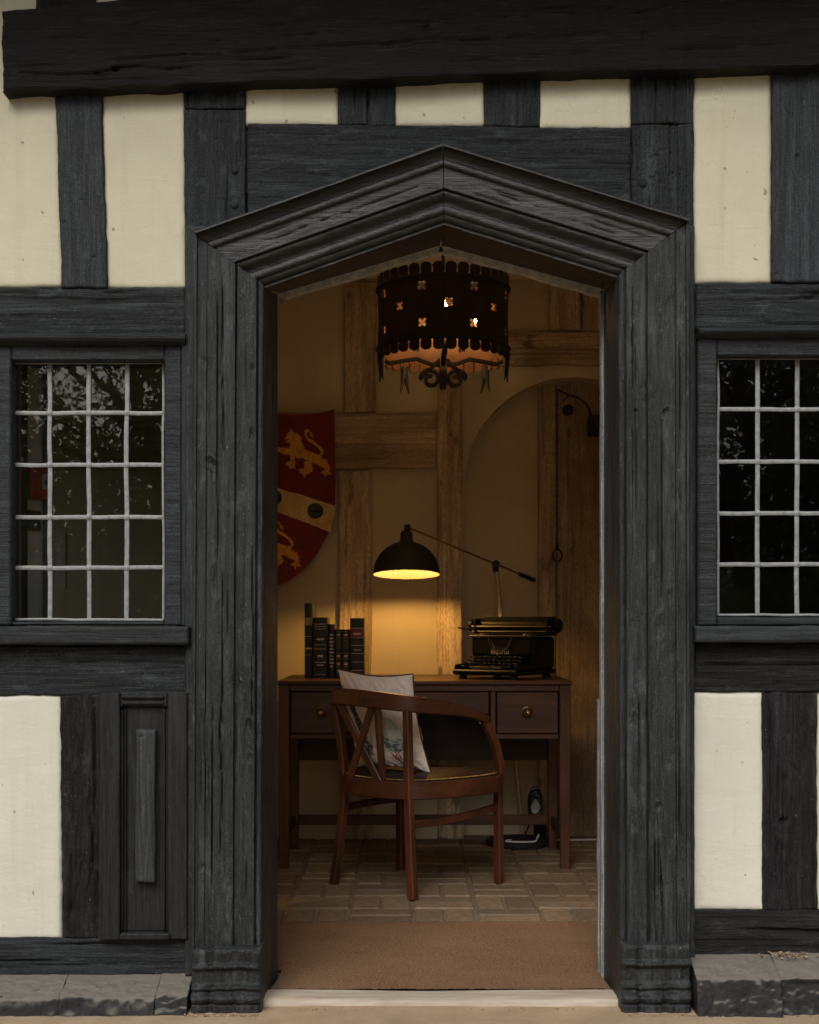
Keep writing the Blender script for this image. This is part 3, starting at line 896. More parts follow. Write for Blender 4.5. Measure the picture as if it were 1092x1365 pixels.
moulding(0, 'door_jamb', MAT['frame_z'], 101, ((.074, .25, 1.02, .0018, .012, .006), (.074, 1.25, 1.86, .0016, .012, .004), (.150, .55, 1.12, .0016, .010, .006), (.135, .0, 2, .001, .004, .001)), 1.25, ((.045, 1.285, .012, .014, .010), (.052, 1.27, .006, .025, .007), (.060, .98, .012, .04, .004), (.150, 1.42, .006, .02, .006), (.150, 1.60, .005, .012, .006), (.145, .62, .008, .016, .007), (.148, .53, .007, .012, .006), (.03, .22, .008, .01, .005), (.09, 1.70, .01, .03, .004), (.128, .9, .006, .05, .003)))
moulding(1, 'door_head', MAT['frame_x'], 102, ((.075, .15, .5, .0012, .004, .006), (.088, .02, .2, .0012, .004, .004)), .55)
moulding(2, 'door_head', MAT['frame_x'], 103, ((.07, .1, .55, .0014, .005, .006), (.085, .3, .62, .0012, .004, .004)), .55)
moulding(3, 'door_jamb', MAT['frame_z'], 104, ((.071, 1.62, 1.86, .0018, .012, .008), (.120, .0, 2, .001, .005, .0012), (.143, .0, .9, .0012, .006, .003)), 1.15, ((.060, .46, .010, .012, .007), (.135, .41, .005, .008, .007), (.075, 1.02, .014, .03, .005), (.05, .95, .008, .02, .004), (.14, 1.25, .006, .02, .006), (.08, 1.5, .010, .012, .006), (.142, .2, .006, .03, .006), (.02, .7, .006, .05, .004)))

for (a, b) in ((246.5, 275), (902, 926.5)):
    panel('back_board', rect(a, 300, b, 1302), -.022, .02, MAT['frame_z'], house, 'z', 'medium', int(a), res=.005, wob=.0008, rr=.003)
# plinth blocks at the feet of the jambs
def plinth_block(x0, x1, zt, seed):
    cx_, w = (x0 + x1) / 2, (x1 - x0)
    pr = [(.128, .060), (.140, .074), (.147, .076), (.150, .088), (.150, .100)]
    zs = [(-.03, .094), (.004, .094), (.010, .088), (.014, .098), (.024, .103), (.034, .099), (.040, .088), (.044, .085), (.050, .093), (.056, .094), (.060, .084),
          (.066, .080), (.100, .079), (.104, .090), (.111, .095), (.117, .090), (.120, .083), (.148, .085), (.156, .080), (.160, .066), (.161, .02)]
    zz = []; pp = []
    for (a, b) in zip(zs[:-1], zs[1:]):
        n = max(1, int(math.hypot(b[0] - a[0], b[1] - a[1]) / .0026))
        for k in range(n): zz.append(a[0] + (b[0] - a[0]) * k / n); pp.append(a[1] + (b[1] - a[1]) * k / n)
    zz.append(zs[-1][0]); pp.append(zs[-1][1])
    zz = np.array(zz) * (zt / .161); pp = np.array(pp)
    nu = int(w / .0035)
    u = np.linspace(0, 1, nu + 1)[None, :]; z = zz[:, None]; p = pp[:, None]
    X = x0 + w * u + 0 * z; lx = u * w + 0 * z
    # three worn lobes follow the jamb mouldings
    lob = -.010 * np.exp(-((u - .27) / .05) ** 2) - .008 * np.exp(-((u - .62) / .04) ** 2)
    sag = .0055 * fbm(lx * 16, 0 * z, seed) * 2
    Z = z + (sag + lob * .45) * (z > .03)
    Yp = p + lob * (p > .083) + .004 * fbm(lx * 18, z * 18, seed + 2) * 2 + .0018 * fbm(lx * 90, z * 90, seed + 3)
    e = np.minimum(lx, w - lx); Yp = Yp - .012 * np.clip(1 - e / .010, 0, 1) ** 2
    n1 = nu + 1; n2 = len(zz)
    V = np.stack([X.ravel(), -Yp.ravel(), Z.ravel()], 1)
    i = np.arange(n1 * n2).reshape(n2, n1)
    Q = np.stack([i[:-1, :-1].ravel(), i[:-1, 1:].ravel(), i[1:, 1:].ravel(), i[1:, :-1].ravel()], 1)
    ring = np.concatenate([i[0, :-1], i[:-1, -1], i[-1, :0:-1], i[:0:-1, 0]])
    B = V[ring].copy(); B[:, 1] = .0
    o = len(V); m = len(ring); k0 = np.arange(m); k1 = (k0 + 1) % m
    Q2 = np.stack([ring[k0], o + k0, o + k1, ring[k1]], 1)
    return put('plinth_block', np_mesh('plinth_block', np.concatenate([V, B]), np.concatenate([Q, Q2])), MAT['frame_z'], house)
plinth_block(PX(254, -.09), PX(348, -.09), .152, 5)
plinth_block(PX(829, -.09), PX(923, -.09), .164, 9)

# inner lining of the doorway (splayed reveal), with its pale unpainted back edge
il = [LB + mits[0] * .180, LC + mits[1] * .180, AP + mits[2] * .180, RC + mits[3] * .180, RB + mits[4] * .180]
il[0] = np.array([il[0][0], -.012]); il[4] = np.array([il[4][0], -.012])
yb = .20
bk = [np.array([PX(372, yb), -.012]), np.array([PX(372, yb), PZ(393, yb)]), np.array([PX(588, yb), PZ(329, yb)]), np.array([PX(803.5, yb), PZ(387, yb)]), np.array([PX(803.5, yb), -.012])]
for k in range(4):
    n = ns[k]
    a0, a1, b0, b1 = il[k] - n * .001, il[k + 1] - n * .001, bk[k], bk[k + 1]
    nseg = 30
    vs = []; fs = []
    for q in range(nseg + 1):
        t_ = q / nseg
        f0 = a0 + (a1 - a0) * t_; f1 = b0 + (b1 - b0) * t_
        step = f0 + (f1 - f0) * .45
        for (pt, yy) in ((f0 - n * .05, -.008), (f0, -.008), (step, .085), (step + n * .006 * 0 - n * .004, .089), (f1 - n * .004, yb - .004), (f1 - n * .004, yb), (f1 - n * .11, yb)):
            vs.append((pt[0], yy, pt[1]))
    m_ = 7
    for q in range(nseg):
        for j in range(m_ - 1): fs.append((q * m_ + j, q * m_ + j + 1, (q + 1) * m_ + j + 1, (q + 1) * m_ + j))
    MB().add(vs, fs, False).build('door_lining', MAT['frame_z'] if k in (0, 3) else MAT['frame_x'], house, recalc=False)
EDGE = plain('bare_edge', (.40, .375, .33), .8, 0, .3, .35, 45, .4)
# pale edging strips
def edging(a, b, w, th, y0, y1, seed, n_in):
    L = np.linalg.norm(b - a); m = int(L / .012); vs = []; fs = []
    for q in range(m + 1):
        t_ = q / m; p = a + (b - a) * t_
        ww = w * (1 + .5 * float(fbm(t_ * L * 9, .3, seed)) * 2)
        for (o, y) in ((-.004, y0), (ww, y0), (ww, y1), (-.004, y1)):
            p2 = p + n_in * o; vs.append((p2[0], y, p2[1]))
    for q in range(m):
        for j in range(4): fs.append((q * 4 + j, q * 4 + (j + 1) % 4, (q + 1) * 4 + (j + 1) % 4, (q + 1) * 4 + j))
    fs += [(0, 1, 2, 3), tuple(m * 4 + q for q in (3, 2, 1, 0))]
    MB().add(vs, fs).build('edging_strip', MAT['white_edge'] if abs(n_in[0]) > .9 else EDGE, house)
edging(bk[1], bk[2] + np.array([.002, 0]), .013, 0, yb + .001, yb + .03, 5, ns[1])
edging(bk[2] - np.array([.002, 0]), bk[3], .013, 0, yb + .001, yb + .03, 6, ns[2])
edging(bk[3], bk[4], .0045, 0, yb + .001, yb + .03, 7, ns[3])
edging(np.array([bk[4][0] - .004, PZ(932, .24)]), np.array([bk[4][0] - .004, .0]), .005, 0, yb + .032, yb + .05, 8, ns[3])
MB().box(bk[1][0] + .001, bk[1][0] + .018, yb + .002, yb + .02, bk[1][1] - .022, bk[1][1] + .004, .005).build('edging_strip', MAT['white_edge'], house)

# panelled cover beside the door, with a loose batten nailed on
cover = MB()
y0 = -.004
def fx(a, b, c, d, yf, yb_, mb, ch=.003): mb.box(PX(a), PX(b), yf, yb_, PZ(d), PZ(c), ch)
fx(135, 163, 923, 1250, -.030, .02, cover); fx(226, 252.5, 922, 1249, -.030, .02, cover)
fx(163.2, 225.8, 923, 941, -.027, .02, cover); fx(163.2, 225.8, 1240, 1250, -.026, .02, cover)
cv = cover.build('cupboard_cover', MAT['cover_z'], house)
cv['label'] = 'black panelled cover with a narrow batten nailed on its middle'
mb = MB(); fx(166, 223, 941.5, 1239.5, -.012, .02, mb, .002); mb.build('recessed_panel', MAT['cover_z'], cv)
for (a, b) in ((163.4, 166.6), (168.3, 170.4), (220.4, 222.5), (223.4, 226)):
    mb = MB(); fx(a, b, 945, 1239, -.022, -.011, mb, .003); mb.build('bead', MAT['cover_z'], cv)
for (a, b, yy) in ((926, 931, -.036), (934, 939, -.033), (1240, 1249, -.040)):
    mb = MB(); fx(165 if a < 1000 else 163, 222 if a < 1000 else 230, a, b, yy, -.020, mb, .004); mb.build('cross_bead', MAT['cover_z'], cv)
panel('batten', ((181, 973), (207, 973), (206, 1177), (180.5, 1177)), -.036, -.010, MAT['batten'], cv, 'z', 'plank', 77, res=.004, wob=.0006, rr=.003,
      bumps=((.015, .38, .0035, -.004),))

# stone plinths
def stone(name, x0, x1, yfr, ztw, ztf, zb, seed, step=0, step2=.0):
    nu = int((x1 - x0) / .004); pr = []
    prof_ = [(.01, ztw + .004), (-.004, ztw)] + [(-.004 + (yfr + .012 + .004) * k / 8, ztw + (ztf - ztw) * k / 8) for k in range(1, 9)]
    prof_ += [(yfr + .005, ztf - .003), (yfr, ztf - .010)] + [(yfr - .002 * k, ztf - .010 + (zb - ztf + .010) * k / 10) for k in range(1, 11)]
    prof_ = np.array(prof_); dd_ = [prof_[0]]
    for a, b in zip(prof_[:-1], prof_[1:]):
        n = max(1, int(np.linalg.norm(b - a) / .0035))
        for k in range(1, n + 1): dd_.append(a + (b - a) * k / n)
    pr = np.array(dd_); x = np.linspace(x0, x1, nu + 1)[None, :]
    Y = pr[:, 0][:, None] + 0 * x; Z = pr[:, 1][:, None] + 0 * x; X = x + 0 * Y
    s = np.linspace(0, 1, len(pr))[:, None]
    n_ = .008 * fbm(X * 12, s * 3, seed) * 2 + .005 * fbm(X * 45, s * 12, seed + 1) * 2 + .005 * fbm(X * 120, s * 34, seed + 2)
    wgt = np.clip(s * 3, 0, 1)
    Y = Y - n_ * wgt; Z = Z + n_ * .6 * wgt * (s < .75)
    if step:
        ledge = np.clip((s - .50) * 25, 0, 1) * np.clip(fbm(X * 5, 0 * Y, seed + 7) * 14 + .5, 0, 1)
        Y = Y + step * ledge
    n1 = nu + 1; n2 = len(pr)
    i = np.arange(n1 * n2).reshape(n2, n1)
    Q = np.stack([i[:-1, :-1].ravel(), i[:-1, 1:].ravel(), i[1:, 1:].ravel(), i[1:, :-1].ravel()], 1)[:, ::-1]
    V = np.stack([X.ravel(), Y.ravel(), Z.ravel()], 1)
    me = np_mesh(name, V, Q)
    bm = bmesh.new(); bm.from_mesh(me); bm.verts.ensure_lookup_table()
    cols_ = [[bm.verts[int(k)] for k in i[:, c]] for c in (0, n1 - 1)]
    for col_ in cols_:
        w0 = bm.verts.new((col_[-1].co.x, .01, zb))
        try: bm.faces.new(col_ + [w0])
        except ValueError: pass
    bmesh.ops.recalc_face_normals(bm, faces=bm.faces)
    bm.to_mesh(me); bm.free()
    return put(name, me, MAT['stone'], house)
stone('plinth_stone', PX(-480), PX(92), -.105, .062, .034, -.04, 31, .018)
stone('plinth_stone', PX(92.6), PX(216), -.103, .062, .033, -.04, 32, .014)
stone('plinth_stone', PX(216.5), PX(258), -.098, .066, .038, -.04, 33)
stone('plinth_stone', PX(917), PX(1026), -.110, .116, .082, -.05, 34)
stone('plinth_stone', PX(1026.5), PX(1560), -.104, .122, .080, -.05, 35, .010)
# dry leaves and crumbs of mortar caught on the ledges
rnd = random.Random(8)
t = NT('dry_debris'); oi = t.noise((70, 70, 70), 2, .5)
MAT['debris'] = t.fin(t.mix(t.val(oi, .35, .65, 0, 1), (.16, .09, .05), (.42, .33, .22)), .9, None, spec=.2)
mb = MB()
def crumb(x, y, z, r):
    M = Matrix.Translation((x, y, z)) @ Matrix.Rotation(rnd.random() * 6, 4, 'Z') @ Matrix.Rotation(rnd.uniform(-.6, .6), 4, 'X')
    k = rnd.uniform(.3, .7)
    mb.add([(-r, -r * k, 0), (r * .8, -r * k * .6, 0), (r, r * k, r * .2), (-r * .5, r * k, r * .3), (0, 0, r * .7)], [(0, 1, 4), (1, 2, 4), (2, 3, 4), (3, 0, 4), (0, 3, 2, 1)], False, M)
for _ in range(90): crumb(rnd.gauss(PX(1045), .035), rnd.uniform(-.045, -.012), rnd.uniform(.112, .124), rnd.uniform(.0015, .006))
for _ in range(70): crumb(rnd.uniform(PX(925), PX(1090)), -.11 + rnd.uniform(-.02, .004), -.014, rnd.uniform(.0015, .005))
for _ in range(110): crumb(rnd.uniform(PX(255), PX(352)), -.104 + rnd.uniform(-.02, .0), -.013, rnd.uniform(.0015, .005))
for _ in range(110): crumb(rnd.uniform(PX(825), PX(925)), -.104 + rnd.uniform(-.02, .0), -.013, rnd.uniform(.0015, .005))
for _ in range(120): crumb(rnd.uniform(PX(355), PX(830)), -.045 + rnd.uniform(-.03, .0), -.014, rnd.uniform(.0012, .004))
for _ in range(170): crumb(rnd.uniform(-.46, .62), .866 + rnd.uniform(-.004, .010), .004, rnd.uniform(.001, .0035))
for _ in range(60): crumb(rnd.uniform(-.36, .53), rnd.uniform(.07, .8), .009, rnd.uniform(.001, .0025))
tag(mb.build('crumbs', MAT['debris'], house), kind='stuff')

# threshold
def thresh():
    x0, x1 = il[0][0] - .03, il[4][0] + .03
    nu, nv = 200, 14
    u, v = np.meshgrid(np.linspace(0, 1, nu), np.linspace(0, 1, nv))
    X = x0 + (x1 - x0) * u; Y = -.030 + .090 * v + .004 * fbm(X * 12, v * 0, 3) * (v < .1)
    Z = .004 + .004 * fbm(X * 3, Y * 9, 4) - .004 * np.clip(1 - v / .12, 0, 1) ** 2 - .003 * np.exp(-((u - .5) / .25) ** 2)
    V = np.stack([X.ravel(), Y.ravel(), Z.ravel()], 1); i = np.arange(nu * nv).reshape(nv, nu)
    Q = np.stack([i[:-1, :-1].ravel(), i[:-1, 1:].ravel(), i[1:, 1:].ravel(), i[1:, :-1].ravel()], 1)
    fr = V[i[0]].copy(); fr[:, 2] = -.05; o = len(V); k = np.arange(nu - 1)
    Q2 = np.stack([o + k, o + k + 1, i[0][1:], i[0][:-1]], 1)
    put('threshold', np_mesh('threshold', np.concatenate([V, fr]), np.concatenate([Q, Q2])), MAT['sill_stone'], house)
thresh()

# ================================================================== THE ROOM
WY = 2.56
XL, XR, CZ = -2.3, 2.3, PZ(372, WY)
fl = sheet('floor', XL, XR, .0, 2.75, -.0055, MAT['mortar'])
# brick pavers as separate pieces
rnd = random.Random(4)
bm_variants = []
for k in range(5):
    mbk = MB(); mbk.box(-.105, .105, -.049, .049, -.03, 0, .004 + .001 * k); bm_variants.append(mbk)
meshes = []
for k, m in enumerate(bm_variants):
    me = bpy.data.meshes.new('brick'); me.from_pydata(m.v, [], m.f); me.materials.append(MAT['brick'])
    bb = bmesh.new(); bb.from_mesh(me); bmesh.ops.recalc_face_normals(bb, faces=bb.faces); bb.to_mesh(me); bb.free()
    meshes.append(me)
def brick(x, y, rz, sx=1):
    o = bpy.data.objects.new('brick', rnd.choice(meshes)); COL.objects.link(o)
    o.location = (x + rnd.gauss(0, .0015), y + rnd.gauss(0, .0015), rnd.gauss(0, .0012))
    o.rotation_euler = (rnd.gauss(0, .008), rnd.gauss(0, .006), rz + rnd.gauss(0, .008)); o.scale = (sx, 1, 1)
    o.parent = fl
k = 0; y = .925
while y < 2.5:
    x = -.80; j = 0
    while x < 1.2:
        if (j + k) % 2 == 0:
            brick(x, y + .052, math.pi / 2); brick(x + .106, y + .052, math.pi / 2)
        else:
            brick(x + .053, y, 0); brick(x + .053, y + .104, 0)
        x += .2165; j += 1
    k += 1; y += .2135
# coir mat
def mat_mesh():
    loop = [(bk[0][0] + .004, .062), (bk[4][0] - .004, .062), (bk[4][0] - .004, yb + .055), (.68, yb + .055), (.68, .862), (-.55, .862), (-.55, yb + .055), (bk[0][0] + .004, yb + .055)]
    vs = []; nx_, ny_ = 240, 150
    gx, gy = np.meshgrid(np.linspace(-.55, .68, nx_), np.linspace(.062, .862, ny_))
    gz = .004 + .0035 * vn(gx * 400, gy * 400, 3) + .002 * fbm(gx * 4, gy * 6, 2)
    i = np.arange(nx_ * ny_).reshape(ny_, nx_)
    Q = np.stack([i[:-1, :-1].ravel(), i[:-1, 1:].ravel(), i[1:, 1:].ravel(), i[1:, :-1].ravel()], 1)
    cxq = gx.ravel()[Q].mean(1); cyq = gy.ravel()[Q].mean(1)
    Q = Q[inside([loop], cxq, cyq)]
    V = np.stack([gx.ravel(), gy.ravel(), gz.ravel()], 1)
    rb = i[-1]; B = V[rb].copy(); B[:, 2] = -.014; o = len(V); k = np.arange(nx_ - 1)
    Q2 = np.stack([rb[:-1], rb[1:], o + k + 1, o + k], 1)
    return np_mesh('doormat', np.concatenate([V, B]), np.concatenate([Q, Q2]))
tag(put('doormat', mat_mesh(), MAT['coir']), 'brown coir doormat fitted inside the doorway behind the threshold', 'doormat')

# back wall with an arched recess
acx, acz, ar = PX(765, WY), PZ(650, WY), 147 * (CD + WY) / F
arch = [(acx - ar, -.02)] + [(acx - ar * math.cos(math.pi * k / 40), acz + ar * math.sin(math.pi * k / 40)) for k in range(41)] + [(acx + ar, -.02)]
loop = [(XL, -.02)] + arch + [(XR, -.02), (XR, CZ + .02), (XL, CZ + .02)]
wb = plate('wall_back', [loop], lambda x, z: (x, WY, z), .02, MAT['plaster_in'], None, towards=(0, -1, 0))
# make the sheet lie behind WY
wb['kind'] = 'structure'
mb = MB(); vs = []; fs = []
for (x, z) in arch: vs += [(x, WY + .002, z), (x, WY + .135, z)]
for k in range(len(arch) - 1): fs.append((2 * k, 2 * k + 1, 2 * k + 3, 2 * k + 2))
mb.add(vs, fs, False); mb.build('arch_reveal', MAT['plaster_in'], wb)
MB().box(acx - ar - .05, acx + ar + .05, WY + .136, WY + .16, -.02, acz + ar + .05, 0).build('recess_back', MAT['plaster_in'], wb)
def itim(q, grain, seed, mat='oak', yf=WY - .030, name='timber', res=.007, style='medium', **k):
    return panel(name, q, yf, WY + .001, MAT[mat + '_' + grain] if mat == 'oak' else MAT[mat], wb, grain, style, seed, res=res, wob=.0045, wf=9, rr=.006, **k)
itim(((458, 374), (502, 374), (500, 549), (459, 549)), 'z', 201, name='stud', bumps=((.02, .16, .012, .006),))
itim(((-150, 550), (582, 550), (582, 625), (-150, 625)), 'x', 202, name='rail', cracks=((.04, 1.6, 2.5, .003, .008, .008),))
itim(((452, 626), (495, 626), (497, 1119), (452, 1119)), 'z', 203, name='stud', cracks=((.07, .9, 1.5, .003, .008, .006),))
itim(((583, 470), (616, 470), (617, 1119), (583, 1119)), 'z', 204, name='stud')
itim(((583, 374), (616, 374), (616, 469), (583, 469)), 'z', 205, name='stud')
itim(((732, 374), (776, 374), (775, 440), (732, 440)), 'z', 206, name='stud', cracks=((.06, 0, .3, .003, .01, .01),))
itim(((776.5, 374), (815, 374), (815, 440), (776, 440)), 'z', 207, name='stud')
itim(((617, 441), (860, 441), (860, 486), (617, 487)), 'x', 208, name='rail')
itim(((250, 374), (300, 374), (300, 549), (250, 549)), 'z', 209, name='stud')
itim(((250, 626), (300, 626), (300, 1119), (250, 1119)), 'z', 210, name='stud')
MB().box(PX(538, WY), PX(545, WY), WY - .018, WY - .01, PZ(614, WY), PZ(594, WY), .001).build('peg', MAT['oak_z'], wb)
# planks in the recess
for k, (a, b) in enumerate(((718, 741.3), (742, 812), (812.7, 866), (866.7, 905))):
    yp = WY + .105
    panel('plank', rect(a, 480, b, 1119), yp, WY + .134, MAT['oak_dark'] if k else MAT['oak_z'], wb, 'z', 'medium', 220 + k, res=.008, wob=.001, rr=.004,
          bumps=((.10, .9, .006, -.006), (.16, 1.0, .006, -.006), (.05, .6, .006, -.006)))
# ceiling, side walls, inner face of the front wall
def slab(name, x0, x1, y0, y1, z0, z1, mat):
    return tag(MB().box(x0, x1, y0, y1, z0, z1, 0).build(name, mat), kind='structure')
WHITE = plaster('white_bounce_plaster', (.82, .79, .70), (.6, .56, .47), 1, 0)  # made very pale so ceiling and walls bounce daylight inside
slab('ceiling', XL - .1, XR + .1, .25, 2.8, CZ, CZ + .1, WHITE)
mb = MB()
for (y0_, y1_, z0_, z1_) in ((.25, 1.15, -.02, CZ), (2.0, 2.8, -.02, CZ), (1.151, 1.999, -.02, .95), (1.151, 1.999, 1.85, CZ)): mb.box(XL - .1, XL, y0_, y1_, z0_, z1_, 0)  # gap is an unseen window added to bring daylight into the left room
tag(mb.build('wall_left', WHITE), kind='structure')
slab('wall_right', 2.3, 2.4, .25, 2.8, -.02, CZ, MAT['core'])
def prism(name, pts, z0, z1, mat):
    n = len(pts); mb = MB()
    mb.add([(x, y, z0) for x, y in pts] + [(x, y, z1) for x, y in pts], [tuple(range(n)), tuple(range(n, 2 * n))] + [(k, (k + 1) % n, n + (k + 1) % n, n + k) for k in range(n)])
    return tag(mb.build(name, mat), kind='structure')
prism('added_partition_left', [(-.58, .252), (-1.085, 2.555), (-1.115, 2.555), (-.62, .252)], -.015, CZ - .001, WHITE)  # splayed wall added to keep the lamplit room out of the left window
prism('added_partition_right', [(.68, .252), (.72, .252), (1.375, 2.555), (1.335, 2.555)], -.015, CZ - .001, WHITE)  # likewise added, keeps lamplight away from the right panes
prism('wall_stub', [(-1.20, .252), (-1.08, .472), (-1.30, .472), (-1.34, .252)], -.015, CZ - .001, WHITE)
sd_x, sd_y = .479, .878                     # along the stub wall; its face looks out of the window
def stub(t_, off): return (-1.20 + .12 * t_ + .878 * off, .252 + .22 * t_ - .479 * off)
def stub_box(t0, t1, o0, o1, z0, z1, c):
    a = stub((t0 + t1) / 2, (o0 + o1) / 2)
    M = Matrix.Translation((a[0], a[1], (z0 + z1) / 2)) @ Matrix.Rotation(math.atan2(.878, .479), 4, 'Z')
    L = (t1 - t0) * .2506; W_ = o1 - o0
    return MB().box(-L / 2, L / 2, -W_ / 2, W_ / 2, -(z1 - z0) / 2, (z1 - z0) / 2, c, M)
stub_box(.90, 1.0, .001, .016, .0, 2.2, .004).build('architrave', MAT['white_edge'], bpy.data.objects['wall_stub'])
MB().box(-1.085, -1.062, .062, .15, .97, 1.70, .003).build('window_lining', plain('orange_pine', (.36, .17, .07), .55, 0, .4, .25, 20, .2), house)

# ================================================================== FURNITURE
# ---- writing desk
DY0, DY1 = 1.82, 2.315
DX0, DX1 = -.526, .646
desk = empty('writing_desk', ((DX0 + DX1) / 2, (DY0 + DY1) / 2, 0))
tag(desk, 'dark mahogany writing desk with brass knobs against the timbered wall', 'desk')
DT = .752
mb = MB(); mb.box(DX0 - .006, DX1 + .006, DY0 - .012, 2.475, DT - .016, DT, .004); mb.build('desk_top', MAT['desk_x'], desk)
MB().box(DX0 + .046, DX1 - .046, 2.452, 2.468, .60, DT - .017, .002).build('rear_rail', MAT['desk_dark'], desk)
for sx in (0, 1):
    for sy in (0, 1):
        x = (DX0 + .0225) if sx == 0 else (DX1 - .0225); yy = (DY0 + .0225) if sy == 0 else (DY1 - .0225)
        MB().sweep([(x, yy, 0), (x, yy, .35), (x, yy, DT - .017)], [.036, .044, .045], [.036, .044, .045], up=(0, 1, 0), c=.003).build('leg', MAT['desk_z'], desk)
X0, X1 = DX0 + .046, DX1 - .046
mb = MB(); mb.box(X0, X1, DY0 + .004, DY0 + .03, DT - .042, DT - .0165, .002); mb.build('top_rail', MAT['desk_x'], desk)
dl = (DX0 + .048, PX(469, DY0)); dr = (PX(662, DY0), DX1 - .048); dm = (PX(477, DY0) + .004, PX(653, DY0))
zb_ = .985 - (978 - 830) / 333
for (a, b) in ((dl[1] + .003, dm[0] - .004), (dm[1] + .004, dr[0] - .003)):
    MB().box(a, b, DY0 + .003, DY0 + .4, zb_ - .022, DT - .043, .002).build('divider', MAT['desk_z'], desk)
for (a, b, zz) in ((dl[0], dl[1], zb_), (dr[0], dr[1], zb_), (dm[0], dm[1], .985 - (952 - 830) / 333)):
    d = MB(); d.box(a + .002, b - .002, DY0 + .010, DY0 + .35, zz, DT - .045, .003)
    d = d.build('drawer', MAT['desk_x'], desk)
    cx_ = (a + b) / 2; cz_ = (zz + DT - .045) / 2
    M = Matrix.Translation((cx_, DY0 + .010, cz_)) @ Matrix.Rotation(math.pi / 2, 4, 'X')
    MB().lathe([(.0001, .002), (.013, .002), (.0155, .005), (.018, .003), (.021, .006), (.0255, .004), (.027, .0)], 28, M=M).build('rosette', MAT['dull_brass'], d)
    MB().lathe([(.005, .0), (.005, .010), (.0085, .014), (.0105, .019), (.0085, .025), (.004, .028), (.0001, .0285)], 20, M=M).build('knob', MAT['brass'], d)
for (a, b) in (dl, dr):
    MB().box(a, b, DY0 + .006, DY0 + .4, zb_ - .022, zb_ - .003, .002).build('lower_rail', MAT['desk_x'], desk)
MB().box(X0, X1, DY1 - .022, DY1 - .006, .385, DT - .02, .002).build('back_panel', MAT['desk_dark'], desk)
for sx in (0, 1):
    x = (DX0 + .0225) if sx == 0 else (DX1 - .0225)
    MB().box(x - .010, x + .010, DY0 + .042, DY1 - .043, zb_ - .02, DT - .02, .002).build('side_panel', MAT['desk_dark'], desk)
    MB().box(x - .010, x + .010, DY0 + .040, DY1 - .041, .105, .145, .003).build('side_stretcher', MAT['desk_dark'], desk)
MB().box(DX0 + .042, DX1 - .042, DY1 - .035, DY1 - .012, .105, .148, .003).build('back_stretcher', MAT['desk_x'], desk)

# ---- armchair
A, B, Cc, Dd = Vector((-.262, 1.50, 0)), Vector((.004, 1.255, 0)), Vector((.338, 1.535, 0)), Vector((-.036, 1.80, 0))
chair = empty('desk_chair', (.01, 1.52, 0))
tag(chair, 'reddish brown bentwood desk chair with crossed back slats pulled out at an angle', 'chair')
def post(pts, w, h, mat='chair_z'):
    return MB().sweep(catmull(pts, 6), [w[0] + (w[1] - w[0]) * k / (6 * (len(pts) - 1)) for k in range(6 * (len(pts) - 1) + 1)],
                      [h[0] + (h[1] - h[0]) * k / (6 * (len(pts) - 1)) for k in range(6 * (len(pts) - 1) + 1)], up=(.72, -.69, 0), c=.004).build('leg', MAT[mat], chair)
post([(-.285, 1.515, 0), (-.262, 1.508, .17), (-.245, 1.500, .36), (-.258, 1.495, .55), (-.281, 1.488, .69)], (.030, .030), (.030, .026))
post([(.012, 1.235, 0), (.004, 1.245, .17), (-.002, 1.252, .36), (-.005, 1.250, .55), (-.008, 1.243, .68)], (.030, .030), (.033, .028))
post([(.338, 1.535, 0), (.337, 1.532, .17), (.336, 1.527, .36), (.341, 1.520, .44), (.318, 1.500, .54), (.275, 1.462, .62)], (.028, .030), (.034, .028))
post([(-.036, 1.80, 0), (-.036, 1.798, .17), (-.038, 1.795, .36), (-.046, 1.79, .44), (-.06, 1.76, .54), (-.09, 1.72, .62)], (.028, .030), (.034, .028))
# seat frame: closed curved rail
outl = [(-.246, 1.500), (-.175, 1.358), (.0, 1.252), (.17, 1.318), (.290, 1.425), (.337, 1.527), (.24, 1.63), (.10, 1.735), (-.038, 1.795), (-.14, 1.75), (-.215, 1.64)]
oc = catmull([(x, y, .383) for x, y in outl], 6, closed=True)
mb = MB(); mb.sweep(oc + [oc[0], oc[1]], .024, .062, c=.004); mb.build('seat_frame', MAT['chair_x'], chair)
cen = Vector((.04, 1.52, 0))
vs = []; fs = []; n = len(oc)
for ring_, zz in ((1.0, .410), (.985, .418), (.93, .426), (.7, .433), (.4, .434)):
    for p in oc: vs.append((cen.x + (p.x - cen.x) * ring_, cen.y + (p.y - cen.y) * ring_, zz))
for r_ in range(4):
    for k in range(n): fs.append((r_ * n + k, r_ * n + (k + 1) % n, (r_ + 1) * n + (k + 1) % n, (r_ + 1) * n + k))
fs.append(tuple(range(4 * n, 5 * n)))
MB().add(vs, fs, True).build('seat', MAT['leather'], chair)
mb = MB()
for k in range(0, n):
    for q in (0, .25, .5, .75):
        p = oc[k].lerp(oc[(k + 1) % n], q)
        x = cen.x + (p.x - cen.x) * .972; y = cen.y + (p.y - cen.y) * .972
        mb.lathe([(.0028, -.002), (.0024, .0012), (.0001, .0022)], 6, (x, y, .4225))
tag(mb.build('nail_trim', MAT['brass'], chair), kind='stuff')
